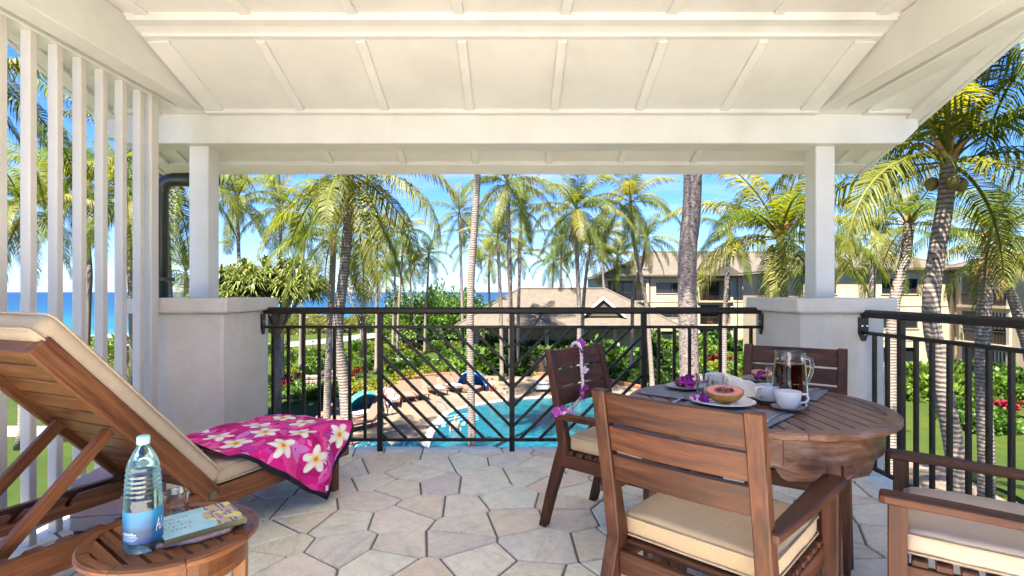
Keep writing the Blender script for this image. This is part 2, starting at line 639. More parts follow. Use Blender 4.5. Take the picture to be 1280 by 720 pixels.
for x in (-2.02, 2.02):
    bar('batten', ceil, (x, 3.06, zs(3.06) - .009), (x, 3.66, zs(3.66) - .009), .12, .022, WHITE2)
    bar('batten', ceil, (x * .992, YR + .05, ZF - .008), (x * .992, 2.895, ZF - .008), .07, .020, WHITE2)
for sx in (-1, 1):
    bar('batten', ceil, (sx * 2.47, 3.06, zs(3.06) - .009), (sx * 2.47, 3.66, zs(3.66) - .009), .10, .022, WHITE2)
    bar('batten', ceil, (sx * 2.60, 3.92, zs(3.92) - .010), (sx * 2.60, 4.27, zs(4.27) - .010), .05, .024, WHITE2)
    bar('rake_trim', ceil, (sx * 2.775, YR, ZF - .012), (sx * 2.775, 2.90, ZF - .012), .11, .05, WHITE2)
    bar('rake_trim', ceil, (sx * 2.775, 2.90, zs(2.90) - .012), (sx * 2.775, 4.25, zs(4.25) - .012), .11, .05, WHITE2)
    bar('rake_board', ceil, (sx * 2.848, 2.90, zs(2.90) + .06), (sx * 2.848, 4.42, zs(4.42) + .06), .03, .20, WHITE2)
    bar('rake_board', ceil, (sx * 2.848, YR, ZF + .06), (sx * 2.848, 2.885, ZF + .06), .03, .20, WHITE2)
    bar('cross_trim', ceil, (sx * 2.41, 2.945, 2.699), (sx * 2.72, 2.945, 2.699), .09, .05, WHITE2)
bar('slope_trim', ceil, (-2.09, 3.68, zs(3.675) - .006), (2.09, 3.68, zs(3.675) - .006), .075, .03, WHITE2)
for sx in (-1, 1):
    bar('slope_trim', ceil, (sx * 2.42, 3.68, zs(3.675) - .006), (sx * 2.79, 3.68, zs(3.675) - .006), .075, .03, WHITE2)
bar('cross_trim', ceil, (-2.09, 2.945, 2.700), (2.09, 2.945, 2.700), .095, .042, WHITE2)
bar('cross_trim', ceil, (-2.09, 3.040, 2.662), (2.09, 3.040, 2.662), .045, .03, WHITE2)
bar('eave_trim', ceil, (-RX - .002, 4.34, zs(4.34) - .006), (RX + .002, 4.34, zs(4.34) - .006), .15, .05, WHITE2, up=(0, .333, 1))
bar('eave_board', ceil, (-RX - .03, 4.44, zs(4.44) + .128), (RX + .03, 4.44, zs(4.44) + .128), .03, .20, WHITE2)

# beams
m = MB().prism([(-2.81, 2.30), (-2.81, 2.37), (-2.81, 2.437), (2.81, 2.437), (2.81, 2.37), (2.81, 2.34), (2.70, 2.233), (-2.70, 2.233)], 3.70, 3.90, 'y')
tag(m.build('roof_beam', WHITE, bevel=.006), 'long white painted beam crossing on top of the two columns', 'beam')
for sx, side in ((-1, 'above the slatted screen'), (1, 'above the dark railing with vertical bars only')):
    b_ = thing('side_beam', 'white painted side beam running under the ceiling ' + side, 'beam', (sx * 2.16, 1.2, 2.45), group='side beams under the porch ceiling')
    fill('inner_board', b_, -.06 if sx > 0 else -.07, .07 if sx > 0 else .06, YR - 1.2, 2.485, 0, .266, WHITE)
    fill('gap_strip', b_, (.0705 if sx > 0 else -.105), (.105 if sx > 0 else -.0705), YR - 1.2, 2.48, .05, .26, m_paint('gap_shade', (.42, .36, .29)))  # recessed filler, its darker colour stands for shade between the boards
    fill('outer_board', b_, (.1055 if sx > 0 else -.25), (.25 if sx > 0 else -.1055), YR - 1.2, 2.485, -.003, .262, WHITE2)

# columns and piers
for sx, side, rail in ((-1, 'beside the slatted screen', ''), (1, 'beside the dining table', '')):
    p = thing('pier', 'square stucco pier with a projecting cap ' + side, 'pier', (sx * 2.17, 3.845, 0), group='stucco piers at the terrace corners')
    b = MB().box(-.275, .275, -.335, .335, -.25, 1.075).build('pier_body', STUCCO, p, bevel=.018)
    c_ = MB().box(-.325, .325, -.385, .385, 1.07, 1.165).build('cap', STUCCO, p, bevel=.010)
    k = MB().cbox(.135, .145, 1.08, .006, (sx * .04, .0, 1.70))
    cc = k.build('column', WHITE, None, Matrix.Translation((sx * 2.17, 3.85, 0)))
    tag(cc, 'slim square white column standing on the pier ' + side, 'column', 'white columns on the piers')

# slatted screen
scr = thing('slat_screen', 'tall white screen of upright slats behind the lounger', 'screen', (-2.30, 0, 0))
yy = 3.30
while yy > 0.2:
    bar('slat', scr, (0, yy, 0.0), (0, yy, 2.449), .048, .042, SLATW, up=(0, 1, 0), b=.004)
    yy -= .150
fill('end_post', scr, -.035, .035, 3.365, 3.44, 0, 2.449, SLATW, .005)
fill('bottom_rail', scr, -.012, .012, .2, 3.365, .06, .10, SLATW, .004)

# downspout behind the screen end
dp = thing('downspout', 'dark green downspout pipe bending along the eave beside the white column', 'pipe', (-2.45, 3.98, 0))
dm = MB()
dm.tube([(-.16, 0, -.4), (-.16, 0, 1.93), (-.150, 0, 1.985), (-.115, 0, 2.025), (-.06, 0, 2.04), (.26, 0.0, 2.04)], .052, 12)
dm.build('pipe', DRAINM, dp, smooth=True)
db = MB(); db.cbox(.14, .13, .03, .004, (-.16, 0, 1.3)); db.build('pipe_strap', DRAINM, dp)

# ------------------------------------------------------------------ railings
def rail_parts(r, length_axis):
    pass
RY = 4.07
fr = thing('railing', 'dark bronze railing with chevron bars between the two piers', 'railing', (0, RY, 0))
T0, T1, Z2, ZB = 1.040, 1.090, .940, .085
bar('top_rail', fr, (-1.885, 0, (T0 + T1) / 2), (1.885, 0, (T0 + T1) / 2), .06, T1 - T0, BRONZE, b=.012)
bar('middle_rail', fr, (-1.885, 0, Z2), (1.885, 0, Z2), .03, .022, BRONZE)
bar('bottom_rail', fr, (-1.885, 0, ZB), (1.885, 0, ZB), .03, .022, BRONZE)
for x in (-1.0, 0, 1.0):
    bar('post', fr, (x, 0, -.002), (x, 0, T0 + .004), .040, .040, BRONZE, up=(0, 1, 0))
for sx in (-1, 1):
    for k in range(7):
        x = sx * (1.115 + .1165 * k)
        top = T0 + .004 if k == 4 else Z2
        bar('baluster', fr, (x, 0, ZB), (x, 0, top), .022, .022, BRONZE, up=(0, 1, 0), b=.002)
    # diagonals falling towards the middle post
    for k in range(-6, 6):
        xt = -.909 + .148 * k           # x where the bar meets the middle rail (left panel, 45 degrees)
        pts = []
        xa, za = xt, Z2
        if xa < -1.0:
            za = Z2 - (-1.0 - xa); xa = -1.0
        xb, zb = xt + (Z2 - ZB), ZB
        if xb > 0:
            zb = ZB + xb; xb = 0.0
        if za <= ZB + .02 or zb >= Z2 - .02:
            continue
        bar('chevron_bar', fr, (sx * -xa, 0, za), (sx * -xb, 0, zb), .020, .024, BRONZE, up=(0, 1, 0), b=.002)
def bracket(parent, x, y, ax, side):
    b_ = MB()
    if ax == 'x':
        b_.prism([(-.035, -.005), (.03, -.005), (.03, -.11), (.012, -.16), (-.012, -.16), (-.035, -.11)], 0, .012, 'x')
    else:
        b_.prism([(-.035, -.005), (.03, -.005), (.03, -.11), (.012, -.16), (-.012, -.16), (-.035, -.11)], 0, .012, 'y')
    o = b_.build('bracket', BRONZE, parent, Matrix.Translation((x, y, T0 + .005)), bevel=.002)
    for (u, w) in ((-.015, -.06), (.015, -.06), (0, -.115)):
        q = MB()
        if ax == 'x':
            q.lathe([(.0, .0), (.008, 0), (.008, .006), (.004, .009), (0, .009)], 10, M=Matrix.Translation((.012 if side < 0 else 0, u, w)) @ Matrix.Rotation(R(90 if side < 0 else -90), 4, 'Y'))
        else:
            q.lathe([(.0, .0), (.008, 0), (.008, .006), (.004, .009), (0, .009)], 10, M=Matrix.Translation((u, 0, w)) @ Matrix.Rotation(R(90), 4, 'X'))
        q.build('bolt', STEEL, o)
bracket(fr, -1.894, 0, 'x', -1)
bracket(fr, 1.882, 0, 'x', 1)

sr = thing('railing', 'dark bronze railing with plain vertical bars along the open garden side of the terrace', 'railing', (2.30, 0, 0))
YE = 3.505
bar('top_rail', sr, (0, YE, (T0 + T1) / 2), (0, -1.25, (T0 + T1) / 2), .06, T1 - T0, BRONZE, b=.012)
bar('middle_rail', sr, (0, YE, Z2), (0, -1.25, Z2), .03, .022, BRONZE)
bar('bottom_rail', sr, (0, YE, ZB), (0, -1.25, ZB), .03, .022, BRONZE)
k, y = 0, 3.40
while y > -1.2:
    if k % 8 == 2:
        bar('post', sr, (0, y, -.002), (0, y, T0 + .004), .034, .034, BRONZE, up=(0, 1, 0))
    else:
        bar('baluster', sr, (0, y, ZB), (0, y, Z2), .022, .022, BRONZE, up=(0, 1, 0), b=.002)
    y -= .1165
    k += 1
bracket(sr, -.002, 3.497, 'y', -1)
# ------------------------------------------------------------------ furniture
def pillow(sx, sy, sz, r=.03, seg=5, crown=.0, nx=8, ny=8):
    """box cushion with rounded edges and a slightly crowned top, centred on x and y, standing on z=0"""
    bm = bmesh.new()
    bmesh.ops.create_cube(bm, size=1)
    bmesh.ops.scale(bm, vec=(sx, sy, sz), verts=bm.verts)
    bmesh.ops.translate(bm, vec=(0, 0, sz / 2), verts=bm.verts)
    bmesh.ops.bevel(bm, geom=bm.edges[:], offset=r, segments=3, affect='EDGES', profile=.55)
    bmesh.ops.subdivide_edges(bm, edges=[e for e in bm.edges if e.calc_length() > .1], cuts=9, use_grid_fill=True)
    rr = random.Random(int(sx * 1000 + sy * 77))
    ox = rr.uniform(0, 50)
    for v_ in bm.verts:
        a = max(0, 1 - (2 * v_.co.x / sx) ** 2) * max(0, 1 - (2 * v_.co.y / sy) ** 2)
        w = mnoise.noise(Vector((v_.co.x * 6 + ox, v_.co.y * 6, v_.co.z * 5)))
        w += .55 * mnoise.noise(Vector((v_.co.x * 21 + ox, v_.co.y * 17, 3.0)))
        if v_.co.z > sz * .6:
            v_.co.z += crown * a ** .5 + w * .006 * min(1, a * 4 + .2)
        v_.co.x += w * .004
        v_.co.y += w * .004
    bmesh.ops.recalc_face_normals(bm, faces=bm.faces)
    me = bpy.data.meshes.new('cushion')
    bm.to_mesh(me)
    bm.free()
    me.polygons.foreach_set('use_smooth', [True] * len(me.polygons))
    return me

def rounded_loop(sx, sy, z, r, rad, n=6):
    pts = []
    for (cx, cy, a0) in ((sx / 2 - r, sy / 2 - r, 0), (-sx / 2 + r, sy / 2 - r, 90), (-sx / 2 + r, -sy / 2 + r, 180), (sx / 2 - r, -sy / 2 + r, 270)):
        for k in range(n):
            a = R(a0 + 90 * k / (n - 1))
            pts.append((cx + r * math.cos(a), cy + r * math.sin(a), z))
    pts.append(pts[0]); pts.append(pts[1])
    return MB().tube(pts, rad, 6, cap=False)

def back_y(z):             # the tilt of the chair back above the seat
    return -.02 - .095 * max(0, (z - .42) / .49) ** 1.15

def make_chair():
    t_ = thing('dining_chair', '', 'chair')
    # rear posts: splayed foot, tilted back
    prof_f = [(-.130, 0), (-.075, .18), (-.012, .36), (.018, .42), (back_y(.60) + .024, .60), (back_y(.91) + .020, .91)]
    prof_b = [(-.095 - .075, 0), (-.125, .18), (-.072, .36), (-.046, .44), (back_y(.60) - .022, .60), (back_y(.91) - .018, .91)]
    poly = prof_f + prof_b[::-1]
    M0 = Matrix.Rotation(R(-90), 4, 'Y')       # local X upwards so the grain runs along the post
    for sx in (-1, 1):
        m_ = MB().prism([(p[0], p[1]) for p in poly], -.0225, .0225, 'x')
        mm = MB()
        Mi = M0.inverted()
        mm.put([Mi @ Vector(v_) for v_ in m_.v], m_.f)
        mm.build('rear_post', WOOD, t_, Matrix.Translation((sx * .228, 0, 0)) @ M0, bevel=.004)
    # three wide back slats, a little bowed
    for (z0, z1) in ((.812, .903), (.722, .801), (.628, .711)):
        m_ = MB()
        V, F = [], []
        N = 8
        for i in range(N + 1):
            x = -.206 + .412 * i / N
            bow = -.014 * (1 - (x / .206) ** 2)
            for (z, dy) in ((z0, -.011), (z1, -.011), (z1, .011), (z0, .011)):
                V.append((x, back_y(z) + bow + dy, z))
        for i in range(N):
            for k in range(4):
                F.append((i * 4 + k, i * 4 + (k + 1) % 4, (i + 1) * 4 + (k + 1) % 4, (i + 1) * 4 + k))
        F += [(0, 1, 2, 3), (N * 4 + 3, N * 4 + 2, N * 4 + 1, N * 4)]
        m_.put(V, F)
        m_.build('back_slat', WOOD, t_, bevel=.003)
    # front legs and arms
    for sx in (-1, 1):
        bar('front_leg', t_, (sx * .262, .470, 0), (sx * .262, .470, .584), .050, .048, WOOD, up=(0, 1, 0), b=.004)
        m_ = MB()
        V, F = [], []
        st = [(-.060, .572, .018, .250), (.05, .574, .024, .254), (.20, .578, .030, .260), (.36, .582, .034, .264), (.50, .582, .036, .265), (.515, .582, .030, .265)]
        for (y, z, hw, cx) in st:
            for (dx, dz) in ((-hw, 0), (hw, 0), (hw, .026), (-hw, .026)):
                V.append((sx * cx + dx, y, z + dz))
        for i in range(len(st) - 1):
            for k in range(4):
                F.append((i * 4 + k, i * 4 + (k + 1) % 4, (i + 1) * 4 + (k + 1) % 4, (i + 1) * 4 + k))
        F += [(0, 1, 2, 3), tuple((len(st) - 1) * 4 + k for k in (3, 2, 1, 0))]
        Mi = Matrix.Rotation(R(90), 4, 'Z')
        m_.put([Mi.inverted() @ Vector(v_) for v_ in V], F)
        m_.build('arm', WOOD, t_, Mi, bevel=.004)
        bar('side_rail', t_, (sx * .235, -.03, .365), (sx * .235, .452, .365), .026, .066, WOOD)
    bar('front_rail', t_, (-.236, .470, .362), (.236, .470, .362), .026, .072, WOOD)
    bar('rear_rail', t_, (-.206, -.03, .362), (.206, -.03, .362), .024, .072, WOOD)
    for k in range(8):
        y = .022 + .0565 * k
        bar('seat_slat', t_, (-.246, y, .409), (.246, y, .409), .040, .020, WOOD)
    cu = add('cushion', pillow(.462, .445, .078, .022, crown=.022), CUSH, t_, Matrix.Translation((0, .235, .419)))
    for z in (.014, .066):
        rounded_loop(.466, .449, z, .030, .0035).build('piping', CUSH, cu, smooth=True)
    return t_

chair0 = make_chair()
def place(o, x, y, face):
    o.location = (x, y, 0)
    f = math.atan2(face[1], face[0])
    o.rotation_euler = (0, 0, f - PI / 2)
TC = Vector((1.02, 2.27))
chairs = [
    (chair0, (.513, 1.565), (.690, .724), 'wooden armchair whose slatted back faces us, pushed under the round dining table'),
    (None, (.430, 2.845), (.74, -.67), 'wooden dining armchair with a flower garland hanging over its back'),
    (None, (1.475, 2.835), (-.567, -.823), 'wooden dining armchair in front of the stucco pier behind the glass pitcher'),
    (None, (1.675, 1.515), (-.800, .600), 'wooden dining armchair beside the plain barred railing with its pale seat turned to the table'),
]
CH = []
for o, p, fdir, lab in chairs:
    if o is None:
        o = copy_tree(chair0)
    place(o, p[0], p[1], fdir)
    tag(o, lab, 'chair', 'armchairs around the dining table')
    CH.append(o)
for c_ in CH[3].children:
    if c_.name.startswith('cushion'):
        c_.data = c_.data.copy(); c_.data.materials[0] = CUSHP

def ring(parent, name, mat, nseg, prof, gap=.001, a0=0.0):
    """a closed ring of curved boards, each its own piece with the grain along it"""
    rm = sum(p[0] for p in prof) / len(prof)
    nn = 9
    V, F = [], []
    half = PI / nseg - gap / rm
    k = len(prof)
    for i in range(nn):
        a = -half + 2 * half * i / (nn - 1)
        for (r_, z_) in prof:                  # local X along the tangent, local Y outwards
            V.append((-r_ * math.sin(a), r_ * math.cos(a) - rm, z_))
    for i in range(nn - 1):
        for q in range(k):
            F.append((i * k + q, i * k + (q + 1) % k, (i + 1) * k + (q + 1) % k, (i + 1) * k + q))
    F += [tuple(range(k)), tuple((nn - 1) * k + q for q in range(k))[::-1]]
    b = MB().put(V, F)
    first = None
    for s_ in range(nseg):
        a = a0 + 2 * PI * s_ / nseg
        M = Matrix.Rotation(a, 4, 'Z') @ Matrix.Translation((0, rm, 0))
        if first is None:
            first = b.build(name, mat, parent, M)
        else:
            add(name, first.data, None, parent, M)

def slatted_disc(parent, Rr, rim, z1, th, mat, nsl, gap, ang=0.0, rimname='rim'):
    """round table top: an outer ring with slats inside it (slats run along local X of each slat)"""
    ri = Rr - rim
    ring(parent, rimname, mat, 8, [(ri, z1), (Rr - .006, z1), (Rr, z1 - .006), (Rr, z1 - th + .006), (Rr - .006, z1 - th), (ri, z1 - th)], .0012, .3)
    w = 2 * ri / nsl
    for i in range(nsl):
        a = -ri + i * w + gap / 2
        b = -ri + (i + 1) * w - gap / 2
        out = []
        NN = 6
        rr = ri + .004
        for q in range(NN + 1):
            u = a + (b - a) * q / NN
            out.append((math.sqrt(max(rr * rr - u * u, 0.0)), u))
        poly = out + [(-p[0], p[1]) for p in out[::-1]]
        if max(abs(p[0]) for p in poly) < .03:
            continue
        mm = MB().prism(poly, z1 - th + .002, z1 - .0015, 'z')
        mm.build('top_slat', mat, parent, Matrix.Rotation(ang, 4, 'Z'))

# ---------------- dining table
TZ = .740
dt = thing('dining_table', 'round slatted wooden dining table laid for breakfast', 'table', (TC.x, TC.y, 0))
slatted_disc(dt, .517, .050, TZ, .026, WOODT, 15, .008, R(90))
ring(dt, 'apron_board', WOODT, 8, [(.462, TZ - .027), (.462, TZ - .125), (.438, TZ - .125), (.438, TZ - .027)], .001, R(10))
for q in range(4):
    a = R(-80 + 90 * q)
    ca, sa = math.cos(a), math.sin(a)
    bar('leg', dt, (.425 * ca, .425 * sa, 0), (.405 * ca, .405 * sa, TZ - .03), .062, .082, WOODT, up=(ca, sa, 0), b=.005)
    # ogee bracket under the apron on each side of the leg
    for s_ in (-1, 1):
        poly = [(.0, 0), (.18, 0), (.165, -.012), (.145, -.040), (.125, -.052), (.0, -.052)]
        mm = MB()
        V, F = [], []
        for (u, z_) in poly:
            aa = a + s_ * (u + .035) / .45
            V += [(.456 * math.cos(aa), .456 * math.sin(aa), TZ - .1255 + z_), (.432 * math.cos(aa), .432 * math.sin(aa), TZ - .1255 + z_)]
        k = len(poly)
        F = [tuple(2 * i for i in range(k)), tuple(2 * i + 1 for i in range(k))[::-1]]
        for i in range(k):
            j = (i + 1) % k
            F.append((2 * i, 2 * i + 1, 2 * j + 1, 2 * j))
        mm.put(V, F)
        mm.build('corner_bracket', WOODT, dt)
for q in (0, 1):
    a = R(-80 + 90 * q)
    bar('cross_brace', dt, (-.40 * math.cos(a), -.40 * math.sin(a), TZ - .055 - .03 * q), (.40 * math.cos(a), .40 * math.sin(a), TZ - .055 - .03 * q), .05, .028, WOODT)

# ---------------- side table
ST = Vector((-1.0, 1.58)); SZ = .500
st = thing('side_table', 'small round slatted wooden side table carrying the water bottle', 'table', (ST.x, ST.y, 0))
slatted_disc(st, .230, .036, SZ, .022, WOODS, 9, .012, R(-38))
ring(st, 'apron_board', WOODS, 6, [(.200, SZ - .023), (.200, SZ - .095), (.182, SZ - .095), (.182, SZ - .023)], .001, .2)
for q in range(4):
    a = R(20 + 90 * q)
    ca, sa = math.cos(a), math.sin(a)
    bar('leg', st, (.178 * ca, .178 * sa, 0), (.178 * ca, .178 * sa, SZ - .024), .045, .042, WOODS, up=(ca, sa, 0), b=.004)

# ---------------- lounger
LU = Vector((.40, .9165)); LU.normalize()
LH = Vector((-1.370, 2.46))                 # outer face of the near rail at the hinge
lg = thing('sun_lounger', 'reclining slatted wooden sun lounger with a tan cushion', 'sun lounger', (LH.x, LH.y, 0), math.atan2(LU.y, LU.x))
# local frame: x towards the foot end, y to the far side (the near rail lies at y = 0..)
LW = .60
RZ0, RZ1 = .205, .305
for y in (.02, LW - .02):
    bar('side_rail', lg, (-1.02, y, (RZ0 + RZ1) / 2), (.92, y, (RZ0 + RZ1) / 2), .036, RZ1 - RZ0, WOODL)
bar('end_rail', lg, (.905, .0385, (RZ0 + RZ1) / 2), (.905, LW - .0385, (RZ0 + RZ1) / 2), .03, RZ1 - RZ0 - .01, WOODL)
bar('end_rail', lg, (-1.0, .0385, (RZ0 + RZ1) / 2), (-1.0, LW - .0385, (RZ0 + RZ1) / 2), .03, RZ1 - RZ0 - .01, WOODL)
for x in (-.90, .845):
    for y in (.062, LW - .062):
        bar('leg', lg, (x, y, 0), (x, y, RZ1 - .03), .046, .060, WOODL, up=(0, 1, 0), b=.004)
for k in range(10):
    x = .05 + .09 * k
    bar('seat_slat', lg, (x, .0385, RZ1 - .012), (x, LW - .0385, RZ1 - .012), .075, .018, WOODL)
# inner notched rails for the prop
for y in (.075, LW - .075):
    m_ = MB()
    top = []
    poly = [(-.98, RZ0 + .01), (-.10, RZ0 + .01), (-.10, RZ1 - .01)]
    for k in range(6):
        x = -.30 - .10 * k
        poly += [(x + .035, RZ1 - .01), (x + .012, RZ1 - .030), (x - .004, RZ1 - .052), (x - .026, RZ1 - .050), (x - .030, RZ1 - .034), (x - .014, RZ1 - .014), (x - .022, RZ1 - .010)]
    poly += [(-.98, RZ1 - .01)]
    m_.prism(poly, y - .012, y + .012, 'y')
    m_.build('notched_rail', WOODL, lg)
# raised back
TH = R(48.5)
BL = 1.0
def bk(s_, off=0.0):                        # point on the back: s along it, off above its upper face
    return (-s_ * math.cos(TH) + off * -math.sin(TH) * -1 * 1.0, s_ * math.sin(TH) + RZ1 - .03 + off * math.cos(TH))
for y in (.020, LW - .020):
    a, b_ = bk(-.035), bk(BL)
    m0 = bar('back_rail', lg, (a[0], y, a[1]), (b_[0], y, b_[1]), .040, .085, WOODL, up=(0, 1, 0) if False else (math.sin(TH), 0, math.cos(TH)), b=.005)
for k in range(10):
    s_ = .085 + .094 * k
    p = bk(s_, .0)
    bar('back_slat', lg, (p[0], .041, p[1]), (p[0], LW - .041, p[1]), .086, .018, WOODL, up=(math.sin(TH), 0, math.cos(TH)))
p = bk(BL - .014)
bar('head_rail', lg, (p[0], .041, p[1]), (p[0], LW - .041, p[1]), .030, .080, WOODL, up=(math.sin(TH), 0, math.cos(TH)))
# prop: two struts and their dowel in the notches
q0 = bk(.52, -.03)
for y in (.130, LW - .130):
    bar('prop_strut', lg, (q0[0], y, q0[1]), (-.735, y, RZ1 - .035), .026, .048, WOODL, up=(1, 0, .6))
mt = MB().tube([(0, -.235, 0), (0, .235, 0)], .016, 12)
mt.build('prop_dowel', WOODL, lg, Matrix.Translation((-.735, LW / 2, RZ1 - .038)), smooth=True, angle=.6)
for y in (-.004, LW + .004):
    MB().lathe([(0, -.004), (.020, -.004), (.020, .004), (0, .004)], 16, M=Matrix.Translation((-.004, y, RZ1 - .03)) @ Matrix.Rotation(R(90), 4, 'X')).build('hinge_pin', STEEL if False else m_plain('brass_pin', (.25, .20, .12), .4, .8), lg)
# cushions
sc = add('seat_cushion', pillow(.90, .575, .085, .028, crown=.012), CUSHL, lg, Matrix.Translation((.475, LW / 2, RZ1)))
rounded_loop(.905, .58, .012, .04, .004).build('piping', CUSHL, sc, smooth=True)
rounded_loop(.905, .58, .072, .04, .004).build('piping', CUSHL, sc, smooth=True)
p = bk(BL / 2 + .035, .011)
Mb = Matrix.Translation((p[0], LW / 2, p[1])) @ Matrix.Rotation(-(PI - TH) + PI, 4, 'Y')
Mb = Matrix.Translation((p[0], LW / 2, p[1])) @ Matrix(((-math.cos(TH), 0, math.sin(TH)), (0, -1, 0), (math.sin(TH), 0, math.cos(TH)))).to_4x4()
bc = add('back_cushion', pillow(1.03, .585, .100, .036, crown=.012), CUSHL, lg, Mb)
rounded_loop(1.035, .59, .013, .04, .004).build('piping', CUSHL, bc, smooth=True)
rounded_loop(1.035, .59, .088, .04, .004).build('piping', CUSHL, bc, smooth=True)

# ---------------- storage bin under the lounger
bn = thing('storage_bin', 'pale pink box with a grey band and black foot standing under the lounger', 'bin', (-2.03, 2.78, 0), R(10))
def rbox(sx, sy, z0, z1, r=.05):
    pts = []
    for (cx, cy, a0) in ((sx / 2 - r, sy / 2 - r, 0), (-sx / 2 + r, sy / 2 - r, 90), (-sx / 2 + r, -sy / 2 + r, 180), (sx / 2 - r, -sy / 2 + r, 270)):
        for k in range(6):
            a = R(a0 + 18 * k)
            pts.append((cx + r * math.cos(a), cy + r * math.sin(a)))
    return MB().prism(pts, z0, z1, 'z')
rbox(.31, .30, 0, .045).build('foot', m_plain('black_plastic', (.012, .012, .014), .5), bn)
rbox(.33, .32, .045, .11).build('band', m_fabric('grey_band', (.36, .33, .34)), bn)
rbox(.33, .32, .1105, .27).build('body', m_fabric('mauve_fabric', (.44, .33, .36)), bn, bevel=.006)
# ------------------------------------------------------------------ small things on the terrace
def tp(x, y, z=TZ):                    # photo point on the plane z
    d = (EYE - z) * 670 / (y - 365)
    return Vector(((x - 640) / 670 * d, d, z))
def grid_mesh(name, nu, nv, fn, colors, smooth=True):
    """nu x nv grid; fn(u,v)->xyz; colors: (nv,nu,3) linear"""
    V = [fn(i / (nu - 1), j / (nv - 1)) for j in range(nv) for i in range(nu)]
    F = [(j * nu + i, j * nu + i + 1, (j + 1) * nu + i + 1, (j + 1) * nu + i) for j in range(nv - 1) for i in range(nu - 1)]
    me = mesh_of(name, V, F, smooth)
    a = me.color_attributes.new('print', 'FLOAT_COLOR', 'POINT')
    c4 = np.ones((nu * nv, 4), dtype=np.float32); c4[:, :3] = np.asarray(colors, dtype=np.float32).reshape(-1, 3)
    a.data.foreach_set('color', c4.ravel())
    return me
def m_print(name, rough=.8, bump=0.0, gain=1.0):
    t = NT(name)
    at = t.n.new('ShaderNodeVertexColor'); at.layer_name = 'print'
    t.color(t.mix(1.0, at.outputs['Color'], (gain, gain, gain), 'MULTIPLY')).rough(rough)
    if bump: t.bump(t.noise(t.coord('Object', (1, 1, 1)), 420, 2), bump, .002)
    return t.m
def s2l(c):
    c = np.asarray(c, dtype=np.float64) / 255
    return np.where(c <= .04045, c / 12.92, ((c + .055) / 1.055) ** 2.4)
GLYPH = {'H': [((0, 0), (0, 1)), ((.7, 0), (.7, 1)), ((0, .5), (.7, .5))], 'A': [((0, 0), (.35, 1)), ((.35, 1), (.7, 0)), ((.15, .4), (.55, .4))],
         'W': [((0, 1), (.2, 0)), ((.2, 0), (.4, .8)), ((.4, .8), (.6, 0)), ((.6, 0), (.8, 1))], 'I': [((.2, 0), (.2, 1))]}
def segd(px, py, a, b):
    ax, ay = a; bx, by = b
    dx, dy = bx - ax, by - ay
    tt_ = np.clip(((px - ax) * dx + (py - ay) * dy) / (dx * dx + dy * dy + 1e-9), 0, 1)
    return np.hypot(px - ax - tt_ * dx, py - ay - tt_ * dy)

# ---- floral towel over the foot of the lounger
E1, E2, K0 = np.array((-.788, .616)), np.array((.616, .788)), np.array((.66, -.405))
LS, LT = .98, .90
nu, nv = 300, 270
ss, tt_ = np.meshgrid(np.linspace(0, LS, nu), np.linspace(0, LT, nv))
rg = np.random.default_rng(4)
col = np.zeros((nv, nu, 3)); col[:] = s2l((222, 24, 132))
nzf = np.array([[mnoise.noise(Vector((s_ * 9, q_ * 9, 3.3))) for s_ in np.linspace(0, LS, 100)] for q_ in np.linspace(0, LT, 90)])
nz = nzf[np.clip((np.arange(nv) * 90 // nv), 0, 89)][:, np.clip((np.arange(nu) * 100 // nu), 0, 99)]
col[nz > .18] = s2l((190, 8, 104)); col[nz < -.22] = s2l((240, 62, 150))
for k in range(150):                     # printed leaves
    cx, cy, a, l = rg.uniform(0, LS), rg.uniform(0, LT), rg.uniform(0, 3.14), rg.uniform(.03, .085)
    u = (ss - cx) * math.cos(a) + (tt_ - cy) * math.sin(a); w = -(ss - cx) * math.sin(a) + (tt_ - cy) * math.cos(a)
    m_ = np.abs(w) < .34 * l * np.clip(1 - (u / l) ** 2, 0, 1)
    col[m_] = s2l([(250, 120, 190), (240, 84, 168), (205, 60, 160), (252, 96, 160), (178, 4, 92), (232, 130, 205)][k % 6])
for k in range(260):
    cx, cy = rg.uniform(0, LS), rg.uniform(0, LT)
    col[np.hypot(ss - cx, (tt_ - cy) * 1.8) < .006] = s2l((150, 0, 80))
FL = [(.20, .16), (.09, .36), (.34, .33), (.45, .14), (.52, .42), (.67, .26), (.30, .56), (.10, .62), (.75, .45), (.55, .62), (.82, .14), (.40, .75), (.86, .66), (.18, .80), (.69, .80)]
for k, (cx, cy) in enumerate(FL):
    a0 = k * 1.7
    for q in range(5):
        a = a0 + q * 2 * PI / 5
        u = (ss - cx) * math.cos(a) + (tt_ - cy) * math.sin(a); w = -(ss - cx) * math.sin(a) + (tt_ - cy) * math.cos(a) + .006
        m_ = ((u - .042) / .040) ** 2 + (w / .0235) ** 2 < 1
        f = np.clip(1 - u / .040, 0, 1)[..., None]
        pet = s2l((252, 246, 232)) * (1 - f) + s2l((250, 196, 30)) * f
        col[m_] = pet[m_]
        m2 = m_ & (w > .013); col[m2] = s2l((232, 214, 190))
    col[np.hypot(ss - cx, tt_ - cy) < .012] = s2l((222, 140, 20))
x0 = .0
for n_, ch in enumerate('HAWAII'):       # the word printed up the hanging corner
    for (a, b) in GLYPH[ch]:
        sc_ = .034
        A_ = (.12 + a[1] * sc_, .17 + x0 + a[0] * sc_); B_ = (.12 + b[1] * sc_, .17 + x0 + b[0] * sc_)
        col[segd(ss, tt_, A_, B_) < .0028] = s2l((250, 240, 250))
    x0 += .020 if ch == 'I' else .038
bd = np.minimum(np.minimum(ss, LS - ss), np.minimum(tt_, LT - tt_))
